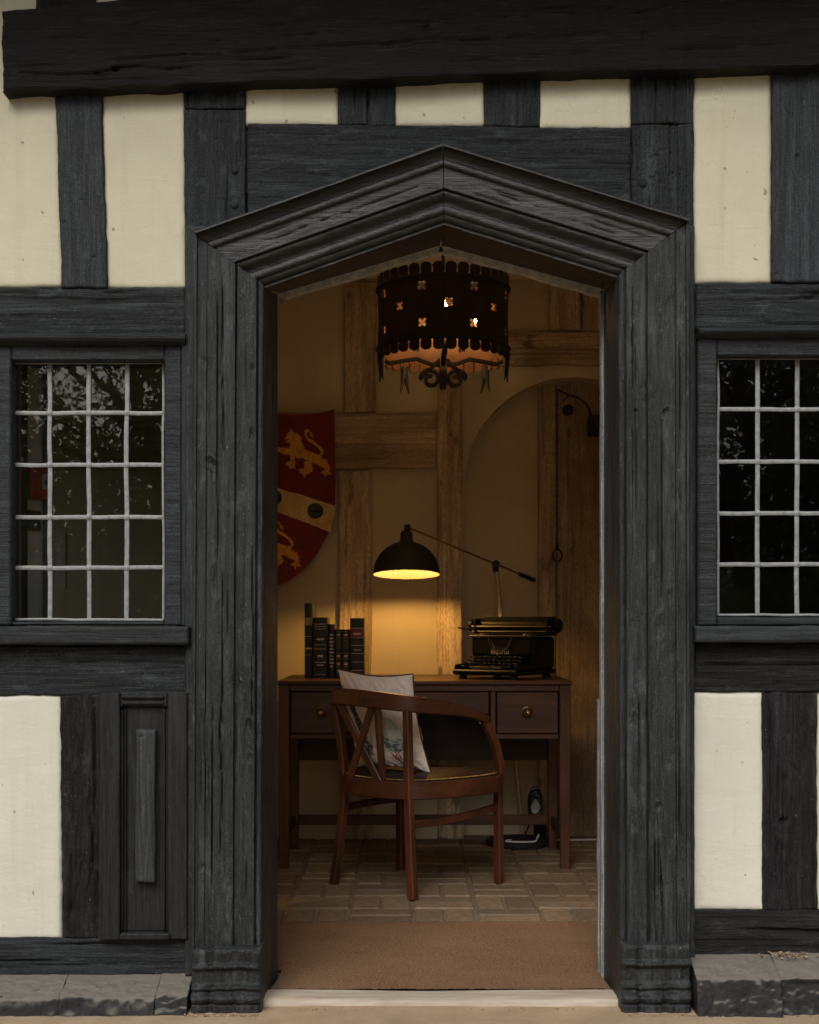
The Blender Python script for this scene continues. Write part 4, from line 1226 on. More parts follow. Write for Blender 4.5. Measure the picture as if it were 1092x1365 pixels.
# top rail and arms, one bent piece
rail = catmull([(-.085, 1.72, .632), (-.20, 1.63, .668), (-.282, 1.49, .705), (-.19, 1.335, .712), (-.008, 1.243, .695), (.147, 1.318, .672), (.24, 1.405, .645), (.288, 1.475, .620)], 10)
mb = MB(); m_ = len(rail)
hh = [.034 + .028 * math.sin(math.pi * min(1, max(0, (k / (m_ - 1)) * 1.25 - .02)) ) ** .7 if k / (m_ - 1) < .82 else .034 for k in range(m_)]
mb.sweep(rail, .026, hh, c=.005); mb.build('top_rail', MAT['chair_x'], chair)
# back slats: one upright and the crossed pair
def slat(a, b, w=.020, d=.013):
    mid = (Vector(a) + Vector(b)) / 2
    return MB().sweep([a, mid, b], w, d, sideref=(.72, -.69, 0), c=.002).build('slat', MAT['chair_z'], chair)
slat((-.118, 1.292, .69), (-.094, 1.300, .400), .024, .018)
slat((-.262, 1.448, .69), (-.105, 1.300, .402), .030, .012)
slat((-.135, 1.297, .685), (-.222, 1.415, .402), .030, .011)
# stretchers
MB().sweep(catmull([(-.252, 1.512, .285), (-.165, 1.64, .288), (-.037, 1.797, .285)], 6), .016, .026, c=.003).build('stretcher', MAT['chair_x'], chair)
MB().sweep(catmull([(.004, 1.250, .262), (.17, 1.375, .268), (.337, 1.530, .290)], 6), .016, .028, c=.003).build('stretcher', MAT['chair_x'], chair)

# ---- cushion with a printed bird
TL, TR, BR, BL = Vector((-.272, 1.505, .812)), Vector((.012, 1.385, .797)), Vector((.080, 1.405, .428)), Vector((-.20, 1.575, .432))
N = 120
nf = (TR - TL).cross(BL - TL).normalized()
if nf.y > 0: nf = -nf
def cush(u, v, side):
    u = np.asarray(u, float); v = np.asarray(v, float); A_ = lambda q: np.array(q)[None, :]
    U, Vv = u[:, None], v[:, None]
    p = (A_(TL) * (1 - U) + A_(TR) * U) * (1 - Vv) + (A_(BL) * (1 - U) + A_(BR) * U) * Vv
    cu, cv_ = 2 * u - 1, 2 * v - 1
    ctr = (np.array(TL) + np.array(TR) + np.array(BR) + np.array(BL)) / 4
    pinch = .10 * ((1 - cu * cu) * np.abs(cv_) ** 3 + (1 - cv_ * cv_) * np.abs(cu) ** 3)
    p = p + (ctr[None, :] - p) * pinch[:, None]
    th = .070 * np.maximum(0, 1 - np.abs(cu) ** 2.4) ** .6 * np.maximum(0, 1 - np.abs(cv_) ** 2.4) ** .6
    cr = .006 * fbm(u * 9 + v * 4, v * 6, 5) * 2 + .016 * fbm((u + v) * 3, (u - v) * 9, 6) * np.maximum(np.abs(cu), np.abs(cv_)) ** 2 * 2
    return p + np.array(nf)[None, :] * (side * (th + cr * np.clip(th / .012, 0, 1)))[:, None]
def cush_pt(u, v, side): return Vector(cush([u], [v], side)[0])
# the print, in the cushion's own u,v
bird = [(.56, .30), (.60, .26), (.66, .24), (.64, .30), (.60, .33), (.61, .38), (.70, .42), (.80, .50), (.84, .60), (.80, .70), (.72, .76), (.62, .74), (.55, .66), (.53, .52), (.54, .42)]
wing = [(.56, .58), (.70, .62), (.82, .60), (.80, .70), (.72, .77), (.60, .74), (.54, .66)]
neck = [(.58, .28), (.61, .28), (.60, .40), (.57, .44)]
legs_ = [[(.66, .75), (.675, .75), (.70, .88), (.685, .88)], [(.60, .76), (.625, .76), (.70, .85), (.68, .88)], [(.70, .75), (.72, .75), (.73, .88), (.715, .88)]]
bird2 = [(.12, .26), (.22, .24), (.25, .36), (.32, .50), (.34, .62), (.30, .70), (.24, .58), (.18, .44), (.13, .36)]
bird3 = [(.30, .62), (.38, .70), (.36, .84), (.28, .80), (.22, .74)]
N1 = N + 1
gu, gv = np.meshgrid(np.linspace(0, 1, N1), np.linspace(0, 1, N1)); gu = gu.ravel(); gv = gv.ravel()
wu = gu + .012 * fbm(gu * 22, gv * 22, 31) * 2; wv_ = gv + .012 * fbm(gu * 22, gv * 22, 32) * 2
C_ = np.tile(np.array([(.80, .71, .64)]), (len(gu), 1))
nz = vn(gu * 60, gv * 60, 3); n2_ = vn(gu * 26, gv * 70, 9)
def paint(poly, c1, c2, m):
    k_ = inside([poly], wu, wv_); C_[k_ & m] = c1; C_[k_ & ~m] = c2
paint(bird, (.46, .49, .42), (.34, .38, .34), nz > .35)
paint(wing, (.09, .13, .13), (.34, .39, .36), n2_ > .5)
paint(neck, (.10, .13, .12), (.16, .2, .18), nz > .4)
for L in legs_: paint(L, (.36, .06, .04), (.36, .06, .04), nz > .5)
paint(bird2, (.05, .06, .065), (.20, .20, .19), nz > .35)
paint(bird3, (.07, .08, .08), (.45, .42, .38), nz > .45)
C_[(wu - .17) ** 2 + (wv_ - .28) ** 2 < .0012] = (.38, .12, .06)
vs = [tuple(p) for p in cush(gu, gv, 1)] + [tuple(p) for p in cush(gu, gv, -1)]
cols = [tuple(c) for c in C_] + [(.80, .71, .64)] * len(gu); fs = []
for s in range(2):
    o = s * N1 * N1
    for j in range(N):
        for i_ in range(N):
            q = (o + j * N1 + i_, o + j * N1 + i_ + 1, o + (j + 1) * N1 + i_ + 1, o + (j + 1) * N1 + i_)
            fs.append(q if s else q[::-1])
me = bpy.data.meshes.new('cover'); me.from_pydata([tuple(p) for p in vs], [], fs)
ca = me.color_attributes.new('print', 'FLOAT_COLOR', 'POINT')
ca.data.foreach_set('color', np.array([(*c, 1) for c in cols], np.float32).ravel())
bb = bmesh.new(); bb.from_mesh(me); bmesh.ops.remove_doubles(bb, verts=bb.verts, dist=.0005); bmesh.ops.recalc_face_normals(bb, faces=bb.faces)
for f in bb.faces: f.smooth = True
bb.to_mesh(me); bb.free()
t = NT('printed_linen'); at_ = t.n('VertexColor'); at_.layer_name = 'print'; wv = t.noise((500, 500, 500), 2, .5); w2 = t.noise((14, 14, 14), 3, .5)
t.fin(t.mix(t.val(w2, .35, .7, 0, .12), at_.outputs[0], (.35, .28, .22)), .9, t.bump(wv, .3, .001), spec=.15)
cushion = empty('cushion', (-.09, 1.47, .43))
tag(cushion, 'off white square cushion printed with birds and piped in brown on the chair', 'cushion')
put('cover', me, t.m, cushion)
edge = [cush_pt(k / 30, 0, 0) for k in range(30)] + [cush_pt(1, k / 30, 0) for k in range(30)] + [cush_pt(1 - k / 30, 1, 0) for k in range(30)] + [cush_pt(0, 1 - k / 30, 0) for k in range(30)]
MB().tube(edge, .0032, 6, closed=True).build('piping', plain('brown_piping', (.06, .032, .02), .8), cushion)

# ---- typewriter
TW = empty('typewriter', (.405, 2.085, DT + .0005), math.radians(-33))
TW.scale = (1, 1, 1.16)
tag(TW, 'black antique typewriter with round keys and metal carriage on the desk', 'typewriter')
def tw(mb, name, mat): return mb.build(name, MAT[mat], TW, local=True)
mb = MB(); mb.box(-.148, .148, -.035, .165, .030, .150, .012); tw(mb, 'body', 'tw_black')
mb = MB(); mb.box(-.150, .150, -.17, .17, .014, .032, .006); mb.box(-.150, -.136, -.175, -.02, .030, .052, .005); mb.box(.136, .150, -.175, -.02, .030, .052, .005)
mb.box(-.150, .150, -.188, -.172, .016, .034, .005); tw(mb, 'base_frame', 'tw_black')
for sx in (-1, 1):
    for yy in (-.15, .14):
        mb = MB(); mb.lathe([(.016, 0), (.018, .006), (.013, .014), (.013, .016)], 14, (sx * .12, yy, 0)); tw(mb, 'foot', 'black_matt')
# curved front panel with type basket
mb = MB(); mb.box(-.140, .140, -.050, -.034, .082, .150, .006); tw(mb, 'front_panel', 'tw_black')
bs = [(.055 * math.cos(a), -.052, .150 - .052 * math.sin(a)) for a in [math.pi * k / 24 for k in range(25)]]
mb = MB(); mb.tube(bs, .0025, 6); tw(mb, 'type_basket_rim', 'nickel')
for k in range(15):
    a = math.pi * (k + .5) / 15
    mb = MB(); mb.tube([(.050 * math.cos(a), -.051, .148 - .047 * math.sin(a)), (.018 * math.cos(a), -.042, .150 - .012 * math.sin(a))], .0013, 5); tw(mb, 'type_bar', 'nickel')
# keys
for r_ in range(4):
    nk = 11 if r_ < 3 else 10
    for k in range(nk):
        x = -.125 + .0235 * k + .006 * (r_ % 2); yy = -.078 - .024 * r_; zz = .078 - .011 * r_
        mb = MB(); mb.tube([(x, yy + .004, .032), (x, yy, zz - .006)], .0012, 5)
        mb.lathe([(.0001, -.004), (.0075, -.004), (.0088, -.002), (.0088, .001), (.0070, .0012)], 12, (x, yy, zz))
        kk = tw(mb, 'key', 'nickel')
        mb = MB(); mb.lathe([(.0071, .0008), (.0068, .0014), (.0001, .0014)], 12, (x, yy, zz)); mb.build('key_top', MAT['black'] if (k + r_) % 3 else MAT['keyw'], kk, local=True)
mb = MB(); mb.tube([(-.075, -.172, .040), (.075, -.172, .040)], .0055, 8); tw(mb, 'space_bar', 'nickel')
# side panels with window, carriage
mb = MB(); mb.box(.147, .152, .0, .145, .055, .125, .006); tw(mb, 'side_plate', 'tw_black')
mb = MB(); mb.box(-.165, .165, .045, .150, .152, .166, .004); tw(mb, 'carriage_bed', 'tw_black')
mb = MB(); mb.tube([(-.185, .075, .190), (.185, .075, .190)], .021, 20); tw(mb, 'platen', 'tw_black')
mb = MB(); mb.tube([(-.190, .040, .186), (.190, .040, .186)], .0035, 8); mb.tube([(-.190, .045, .168), (.190, .045, .168)], .0028, 8); tw(mb, 'paper_bail', 'nickel')
mb = MB(); mb.box(-.175, .175, .100, .135, .180, .222, .008); tw(mb, 'paper_table', 'tw_black')
for sx in (-1, 1):
    mb = MB(); M = Matrix.Translation((sx * .188, .075, .190)) @ Matrix.Rotation(sx * math.pi / 2, 4, 'Y')
    mb.lathe([(.010, 0), (.010, .008), (.022, .010), (.024, .014), (.024, .026), (.020, .030), (.0001, .031)], 18, M=M); tw(mb, 'platen_knob', 'tw_black')
    mb = MB(); mb.box(sx * .172 - .007, sx * .172 + .007, .035, .140, .160, .216, .004); tw(mb, 'carriage_end', 'tw_black')
mb = MB(); mb.tube([(-.175, .04, .176), (-.205, .0, .178), (-.215, -.03, .182)], .0035, 8); tw(mb, 'return_lever', 'nickel')
for sx in (-1, 1):
    mb = MB(); mb.lathe([(.022, 0), (.024, .004), (.022, .010), (.004, .012), (.0001, .012)], 18, (sx * .105, .0, .150)); tw(mb, 'ribbon_spool', 'nickel')
mb = MB(); mb.box(-.146, .146, -.056, -.048, .149, .155, .002); tw(mb, 'front_rail', 'nickel')
# lettering
cu = bpy.data.curves.new('lettering', 'FONT'); cu.body = 'Imperial'; cu.size = .026; cu.align_x = 'CENTER'; cu.extrude = .0004
tmp = bpy.data.objects.new('lettering_curve', cu); COL.objects.link(tmp)
bpy.context.view_layer.update()
me = bpy.data.meshes.new_from_object(tmp.evaluated_get(bpy.context.evaluated_depsgraph_get()))
bpy.data.objects.remove(tmp)
me.materials.clear()
o = put('lettering', me, plain('letter_paint', (.42, .38, .30), .5), TW, local=True)
o.location = (0, -.0512, .087); o.rotation_euler = (math.pi / 2, 0, 0)

# ---- books
def book(x0, x1, ztop, y0, depth, cov, label, bands, spine_mat=None, label_col=None, rz=0):
    b = empty('book', ((x0 + x1) / 2, y0, DT + .001))
    tag(b, label, 'book', 'old books on the desk')
    h = ztop - DT
    M = None
    z0 = DT + .001
    mb = MB(); w = (x1 - x0)
    mb.box(x0 + .003, x1 - .003, y0 + .012, y0 + depth - .004, z0 + .003, ztop - .003, .0005); mb.build('pages', MAT['pages'], b)
    mb = MB(); mb.box(x0, x0 + .003, y0 + .006, y0 + depth, z0, ztop, .001); mb.box(x1 - .003, x1, y0 + .006, y0 + depth, z0, ztop, .001)
    vs = []; fs = []; n = 10
    for zz in (z0, ztop):
        for k in range(n + 1):
            a = math.pi * k / n; vs.append(((x0 + x1) / 2 - math.cos(a) * w / 2, y0 + .008 - math.sin(a) * .007, zz))
    for k in range(n): fs.append((k, k + 1, n + 2 + k, n + 1 + k))
    fs += [tuple(range(n + 1)), tuple(range(n + 1, 2 * n + 2))]
    mb.add(vs, fs, True); mb.build('cover', cov, b)
    for kind, f0, f1, ww in bands:
        za, zb2 = z0 + h * f0, z0 + h * f1
        mb = MB(); vs = []; fs = []
        a0 = math.pi * (.5 - ww / 2); a1 = math.pi * (.5 + ww / 2)
        for zz in (za, zb2):
            for k in range(7):
                a = a0 + (a1 - a0) * k / 6; vs.append(((x0 + x1) / 2 - math.cos(a) * (w / 2 + .0004), y0 + .008 - math.sin(a) * .0076 - .0003, zz))
        for k in range(6): fs.append((k, k + 1, 8 + k, 7 + k))
        mb.add(vs, fs, True); mb.build('spine_label' if kind != 'gilt' else 'gilt_band', {'gilt': MAT['gilt'], 'red': MAT['redlab'], 'green': MAT['greenlab'], 'pale': MAT['palelab']}[kind], b)
MAT['pages'] = plain('page_edges', (.42, .32, .18), .8)
MAT['gilt'] = plain('gilt', (.48, .40, .26), .45, .3, .5, .5, 300, 0)
MAT['redlab'] = plain('red_label', (.16, .018, .012), .5)
MAT['greenlab'] = plain('green_label', (.05, .06, .03), .5, 0, .5, .4, 200, 0)
MAT['palelab'] = plain('pale_label', (.30, .22, .14), .5, 0, .5, .8, 160, 0)
cov_g = plain('dark_green_cloth', (.012, .016, .011), .5)
cov_b = plain('black_leather', (.008, .007, .008), .4)
cov_r = plain('dark_brown_leather', (.016, .009, .007), .4)
yb1 = 2.10
def bx(p): return PX(p, yb1)
def bz(p): return PZ(p, yb1)
book(bx(406), bx(417.6), bz(804), yb1, .19, cov_g, 'tallest thin dark green book beside the thick black one', [('pale', .70, .80, .6), ('gilt', .38, .40, .6), ('gilt', .30, .305, .7), ('gilt', .55, .556, .7)])
book(bx(418), bx(436.8), bz(823), yb1 - .02, .16, cov_b, 'thick black book with pale stamped spine beside the tallest book',
     [('gilt', .88, .89, .6), ('gilt', .84, .848, .6), ('gilt', .80, .808, .5), ('gilt', .62, .65, .35), ('gilt', .54, .548, .6), ('gilt', .47, .48, .6), ('gilt', .34, .38, .25), ('gilt', .25, .262, .5), ('gilt', .20, .22, .3), ('gilt', .05, .06, .5)])
book(bx(437.2), bx(446.6), bz(832), yb1 - .005, .15, cov_r, 'thin dark brown book with lettering down its spine',
     [('gilt', .78 - .065 * k, .81 - .065 * k, .3 + .1 * (k % 3)) for k in range(10)])
for k, (a, b) in enumerate(((447, 455.6), (456, 466.4))):
    book(bx(a), bx(b), bz(839), yb1 - .008, .14, cov_g, ('slim green gilt patterned volume next to the thin brown book', 'slim green gilt patterned volume next to the book with red label')[k],
         [('gilt', .86, .90, .35), ('gilt', .82, .826, .8), ('gilt', .94, .946, .8), ('green', .60, .80, .8), ('gilt', .50, .505, .8), ('gilt', .42, .47, .35), ('gilt', .385, .39, .8), ('gilt', .26, .31, .35), ('gilt', .22, .225, .8), ('gilt', .10, .15, .35)])
book(bx(467), bx(485.5), bz(824), yb1 - .02, .17, cov_g, 'thick dark green book with red spine label ending the row',
     [('red', .68, .82, .85), ('gilt', .825, .832, .85), ('gilt', .665, .672, .85), ('gilt', .72, .75, .4), ('gilt', .535, .545, .7), ('gilt', .46, .475, .35), ('gilt', .40, .41, .7), ('gilt', .26, .268, .7), ('gilt', .12, .13, .7)])

# ---- floor lamp with a boom arm
LP = Vector((.482, 2.41, 0))
lamp = empty('floor_lamp', LP)
tag(lamp, 'black floor lamp with long boom arm and lit ribbed dome shade over desk', 'lamp')
MB().lathe([(.0001, .001), (.142, .001), (.145, .005), (.145, .018), (.140, .024), (.03, .028), (.016, .034), (.0001, .034)], 48, (LP.x, LP.y - .01, 0)).build('base', MAT['black_matt'], lamp)
EL = Vector(P(661, 752, 2.50))
MB().tube([(LP.x + .03, 2.495, .03), EL], .0112, 14).build('pole', plain('worn_pole', (.42, .34, .25), .35, .3, .5, .2, 60, .1), lamp)
MB().tube([EL + Vector((0, 0, -.035)), EL + Vector((0, 0, .012))], .014, 14).build('elbow', MAT['black_matt'], lamp)
MB().tube([EL + Vector((0, -.028, 0)), EL + Vector((0, .026, 0))], .017, 14).build('clamp', MAT['black_matt'], lamp)
SH = Vector(P(542, 766, 2.15))             # centre of the rim
JT = Vector(P(543, 703, 2.15))
dr_ = (EL - JT)
EN = EL + dr_ * .47
MB().tube([JT, EN], .0052, 10).build('boom', MAT['pole'], lamp)
MB().tube([EL + dr_ * .29, EL + dr_ * .475], .0105, 12).build('counterweight', MAT['black_matt'], lamp)
R = .1415
tilt = Matrix.Translation(SH) @ Matrix.Rotation(math.radians(-6), 4, 'X')
op = [(R, 0)] + [(R * math.cos(math.pi / 2 * k / 16) * .995, .004 + .138 * math.sin(math.pi / 2 * k / 16)) for k in range(1, 14)]
op += [(.030, .142), (.026, .150), (.026, .178), (.020, .186), (.0001, .188)]
rib = lambda a: .012 * math.cos(a * 56)
sh_o = MB().lathe(op, 224, M=tilt, rib=lambda a: .004 * math.cos(a * 56)).build('shade', MAT['black_matt'], lamp)
ip = [(R - .0012, .0003)] + [(max(.012, R * math.cos(math.pi / 2 * k / 16) * .995 - .003), .003 + .134 * math.sin(math.pi / 2 * k / 16)) for k in range(1, 15)] + [(.0001, .1385)]
MB().lathe(ip, 224, M=tilt, rib=rib).build('shade_lining', plain('cream_enamel', (.105, .10, .082), .6, 0, .2, .05, 30, 0), sh_o)
MB().lathe([(.0001, -.016), (.010, -.013), (.017, -.006), (.019, 0), (.017, .008), (.012, .016), (.009, .03), (.0001, .03)], 24, M=tilt @ Matrix.Translation((0, 0, .040))).build('bulb', emit('warm_bulb', (1.0, .51, .125), 600), sh_o)
MB().tube([JT + Vector((0, 0, -.02)), JT + Vector((0, 0, .012))], .013, 14).build('joint', MAT['black_matt'], lamp)

# ---- cables under the desk
rnd = random.Random(21)
cb = empty('power_cable', (.56, 2.42, 0)); tag(cb, 'black cable bundle wound round a white adaptor behind the desk', 'cable')
ac = Vector(P(713, 1072, 2.44))
MB().box(ac.x - .022, ac.x + .022, 2.42, 2.46, ac.z - .05, ac.z + .075, .006).build('adaptor', plain('white_plastic', (.45, .46, .46), .4), cb)
MB().box(ac.x - .004, ac.x + .05, 2.41, 2.47, .0365, ac.z - .051, .006).build('socket_block', MAT['black_matt'], cb)
mb = MB()
for k in range(6):
    pts = []
    for q in range(14):
        a = 2 * math.pi * q / 14
        pts.append((ac.x + (.026 + .006 * rnd.random()) * math.cos(a), 2.44 - .026 + .03 * math.sin(a * 1) * .3 - .004 * k, ac.z + .02 + (.055 + .012 * rnd.random()) * math.sin(a) - .01 * k))
    mb.tube(catmull(pts, 3, closed=True), .003, 5, closed=True)
mb.tube(catmull([(ac.x - .01, 2.41, ac.z - .04), (ac.x - .03, 2.38, .09), (ac.x - .06, 2.34, .045), (ac.x - .10, 2.33, .036), (ac.x - .12, 2.36, .038), (ac.x - .05, 2.40, .042)], 6), .0035, 6)
mb.build('cord', MAT['black_matt'], cb)
wc = MB().tube(catmull([(.445, 2.33, .031), (.42, 2.31, .031), (.435, 2.285, .031), (.50, 2.275, .031), (.545, 2.29, .031), (.555, 2.32, .032), (.57, 2.36, .05)], 8), .0042, 8)
tag(wc.build('coiled_cable', plain('white_cable', (.55, .55, .54), .4)), 'white cable looped on the round black lamp base', 'cable')
wc = MB().tube(catmull([(.60, 2.45, .012), (.66, 2.47, .008), (.74, 2.485, .006), (.85, 2.50, .006), (.95, 2.52, .008), (1.2, 2.53, .008)], 8), .0042, 8)
tag(wc.build('white_cable', bpy.data.materials['white_cable']), 'white cable lying on the floor along the plank wall', 'cable')

# ---- heraldic shield on the back wall
SXC = PX(338, 2.5)
def shy(x): return 2.535 - .055 * max(0, 1 - ((x - SXC) / .42) ** 2)
half = [(372, 780), (385, 775), (405, 760), (425, 735), (440, 706), (446, 680), (447.5, 640), (446, 590), (445, 544), (436, 548), (420, 551.5), (400, 553), (372, 552), (338, 548)]
R_ = [(PX(a, 2.5), PZ(b, 2.5)) for a, b in half]
Lh = [(2 * SXC - x, z) for x, z in R_[:-1]][::-1]
outline = [(SXC, PZ(790, 2.5))] + R_ + Lh
ex = [(x, z) for x in np.linspace(SXC - .36, SXC + .36, 28) for z in np.linspace(PZ(785, 2.5), PZ(550, 2.5), 16)]
exi = [p for p, q in zip(ex, inside([outline], np.array([p[0] for p in ex]), np.array([p[1] for p in ex]))) if q]
shield = empty('heraldic_shield', (SXC, 2.53, PZ(790, 2.5))); tag(shield, 'red wooden shield with gold lions and a pale diagonal band on the wall', 'shield')
plate('shield_board', [outline], lambda x, z: (x, shy(x), z), .016, MAT['red'], shield, extra=exi, smooth=True, towards=(0, -1, 0))
def band_y(px): return 647 + (px - 372) * .36
bandp = [(230.5, band_y(230.5)), (447, band_y(447)), (446, 682), (440, 709), (236, 709 - 204 * .36)]
bl_ = [(PX(a, 2.5), PZ(b, 2.5)) for a, b in bandp]
def pl(name, loop, mat, off, par):
    xs = [p[0] for p in loop]; zs = [p[1] for p in loop]
    ex = [(x, z) for x in np.linspace(min(xs), max(xs), 14)[1:-1] for z in np.linspace(min(zs), max(zs), 6)[1:-1]]
    exi = [p for p, q in zip(ex, inside([loop], np.array([p[0] for p in ex]), np.array([p[1] for p in ex]))) if q]
    return plate(name, [loop], lambda x, z: (x, shy(x) - off, z), .0015, mat, par, extra=exi, smooth=True, towards=(0, -1, 0))
pl('diagonal_band', bl_, MAT['tan'], .003, shield)
for (a, b, r) in ((420.5, 681, 10.6), (366, 664, 10.6), (314, 643, 10.6), (262, 624, 10.6)):
    pl('roundel', [(PX(a + r * math.cos(q * math.pi / 14), 2.5), PZ(b + r * math.sin(q * math.pi / 14), 2.5)) for q in range(28)], MAT['roundel'], .0055, shield)
    if a > 400: MB().box(PX(a - 9, 2.5), PX(a + 9, 2.5), shy(PX(a, 2.5)) - .011, shy(PX(a, 2.5)) - .006, PZ(b + .7, 2.5), PZ(b - .7, 2.5), .0005).build('roundel_bar', MAT['black_matt'], shield)
lion = [(225, 275), (205, 315), (170, 345), (155, 385), (138, 400), (148, 425), (170, 415), (195, 405), (175, 435), (145, 445), (160, 462), (185, 455), (205, 440), (200, 470), (215, 480),
        (195, 510), (190, 545), (180, 525), (75, 520), (40, 500), (30, 545), (72, 575), (110, 590), (125, 615), (140, 595), (160, 620), (170, 595), (190, 610), (205, 600), (205, 680), (180, 690), (150, 705), (145, 735),
        (180, 735), (195, 780), (215, 765), (235, 785), (245, 760), (270, 785), (262, 740), (270, 690), (255, 670), (265, 625), (300, 660), (320, 640), (340, 660), (350, 640), (385, 665), (460, 690), (520, 715),
        (560, 745), (620, 765), (618, 785), (590, 795), (560, 830), (600, 825), (610, 850), (625, 880), (640, 845), (660, 835), (705, 845), (680, 810), (660, 795), (685, 765), (665, 745), (675, 720), (650, 705),
        (650, 650), (635, 675), (612, 640), (600, 660), (575, 620), (590, 595), (615, 580), (600, 570), (600, 535), (570, 500), (520, 465), (490, 435), (440, 410), (405, 375), (400, 340), (420, 320), (440, 335),
        (435, 370), (455, 385), (490, 395), (465, 365), (495, 360), (460, 340), (430, 300), (400, 290), (375, 315), (375, 370), (400, 420), (440, 450), (500, 485), (550, 530), (575, 570), (560, 590), (530, 600),
        (470, 575), (400, 550), (350, 520), (380, 520), (345, 470), (330, 420), (350, 405), (320, 375), (280, 345), (240, 335), (245, 315), (220, 320)]
leg2 = [(380, 680), (360, 710), (380, 745), (360, 770), (320, 775), (300, 790), (330, 800), (310, 825), (345, 835), (365, 870), (380, 880), (390, 845), (430, 835), (440, 810), (470, 815), (465, 790), (490, 770),
        (465, 750), (470, 730), (455, 715), (465, 690), (430, 680)]
for (ox, oy) in ((0, 0), (-39.7, 123), (-76, 2)):
    if ox == -76: continue
    for L in (lion, leg2):
        pl('gold_lion', [(PX(365 + x / 9.1 + ox, 2.5), PZ(540 + y / 9.1 + oy, 2.5)) for x, y in L], MAT['gold'], .0035, shield)

# ---- bell pull on the planks
yq = WY + .102
bell = empty('bell_pull', P(757, 547, yq)); tag(bell, 'black iron bell pull with hanging chain and ring on the dark planks', 'bell pull')
MB().tube(catmull([P(743, 519, yq - .02), P(757, 526, yq - .02), P(772, 531, yq - .02), P(783, 541, yq - .02), P(788, 555, yq - .02)], 8), .004, 8).build('lever', MAT['iron'], bell)
MB().tube(catmull([P(751, 535, yq - .012), P(757, 528, yq - .012), P(766, 527, yq - .012)], 6), .003, 8).build('spring', MAT['iron'], bell)
M = Matrix.Translation(P(757, 547, yq)) @ Matrix.Rotation(math.pi / 2, 4, 'X')
MB().lathe([(.026, 0), (.026, .006), (.016, .010), (.015, .024), (.010, .030), (.0001, .031)], 20, M=M).build('pivot', MAT['iron'], bell)
MB().box(PX(783, yq), PX(806, yq), yq - .05, yq, PZ(582, yq), PZ(556, yq), .005).build('bracket_box', MAT['iron'], bell)
mb = MB(); zt, zb3 = PZ(521, yq - .02), PZ(726, yq - .02); xx = PX(743, yq - .02); k = 0; z = zt
while z > zb3:
    ring_ = []
    for q in range(10):
        a = 2 * math.pi * q / 10; d = .0042 * math.cos(a)
        ring_.append((xx + (d if k % 2 else 0), yq - .02 + (0 if k % 2 else d), z + .0085 * math.sin(a)))
    mb.tube(ring_, .0018, 5, closed=True); z -= .0125; k += 1
mb.build('chain', MAT['iron'], bell)
MB().tube([(xx, yq - .02, zb3 + .006), (xx, yq - .02, zb3 - .024)], [.006, .008], 10).build('socket', MAT['iron'], bell)
rc = (xx, yq - .02, zb3 - .024 - .026)
MB().tube([(rc[0] + .021 * math.cos(2 * math.pi * k / 28), rc[1], rc[2] + .028 * math.sin(2 * math.pi * k / 28)) for k in range(28)], .0036, 8, closed=True).build('ring', MAT['iron'], bell)

# ---- chandelier
KC = Vector((.127, 1.523, 0)); KR = .25; kb, kt = 1.968, 2.284
chan = empty('drum_chandelier', (KC.x, KC.y, CZ)); tag(chan, 'rusted iron drum chandelier pierced with glowing quatrefoils hanging in the room', 'chandelier')
ns_ = 34; per = 2 * math.pi * KR; sw = per / ns_
def scal(z, sgn, rev):
    pts = []
    for k in range(ns_):
        x0 = k * sw; x1 = x0 + sw; g = .0028
        for (x, dz) in ((x0 + .0001, .040), (x0 + .0045, .037), (x0 + g, .031), (x0 + g, .014)): pts.append((x, z - sgn * dz))
        for q in range(1, 8):
            a = math.pi * q / 8; pts.append((x0 + sw / 2 - (sw / 2 - g) * math.cos(a), z - sgn * (.014 - .014 * math.sin(a))))
        for (x, dz) in ((x1 - g, .014), (x1 - g, .031), (x1 - .0045, .037), (x1 - .0001, .040)): pts.append((x, z - sgn * dz))
    return pts[::-1] if rev else pts
loop = scal(kb, -1, False) + scal(kt, 1, True)
holes = []; zc = (kb + kt) / 2 + .012
def quat(a, z):
    c = (a / 360 * per) % per
    L = []
    for q in range(32):
        f = 2 * math.pi * q / 32
        r = .0070 + .0125 * abs(math.sin(2 * f)) ** .75
        L.append((c + r * math.cos(f), z + r * math.sin(f)))
    return L
for k in range(8):
    holes.append(quat(k * 45 + 3, zc))
    holes.append(quat(k * 45 + 22.5 + 3, zc + .062)); holes.append(quat(k * 45 + 22.5 + 3, zc - .070))
gridp = [(x, z) for x in np.linspace(.004, per - .004, 90) for z in np.linspace(kb + .05, kt - .05, 8)]
hin = inside(holes, np.array([p[0] for p in gridp]), np.array([p[1] for p in gridp]))
gridp = [p for p, q in zip(gridp, hin) if not q]
def drum(x, z):
    th = -math.pi / 2 + (x / per) * 2 * math.pi
    fl_ = KR * (1 + .02 * math.sin((z - kb) / (kt - kb) * math.pi) * -1 + .0)
    return (KC.x + fl_ * math.cos(th), KC.y + fl_ * math.sin(th), z)
dob = plate('drum', [loop] + holes, drum, .0025, MAT['rust'], chan, extra=gridp, smooth=True)
def drum_in(x, z):
    q = drum(x, z); return (KC.x + (q[0] - KC.x) * .975, KC.y + (q[1] - KC.y) * .975, z)
plate('lining', [loop] + holes, drum_in, .001, plain('added_amber_lining', (.085, .036, .011), .6, 0, .3, .25, 30, .1), chan, extra=gridp, smooth=True)  # amber lining added so the cut-outs show a brighter orange glow
for zz in (kb + .048, kt - .046):
    MB().tube([(KC.x + (KR + .002) * math.cos(2 * math.pi * k / 72), KC.y + (KR + .002) * math.sin(2 * math.pi * k / 72), zz) for k in range(72)], .0035, 6, closed=True).build('band', MAT['iron'], chan)
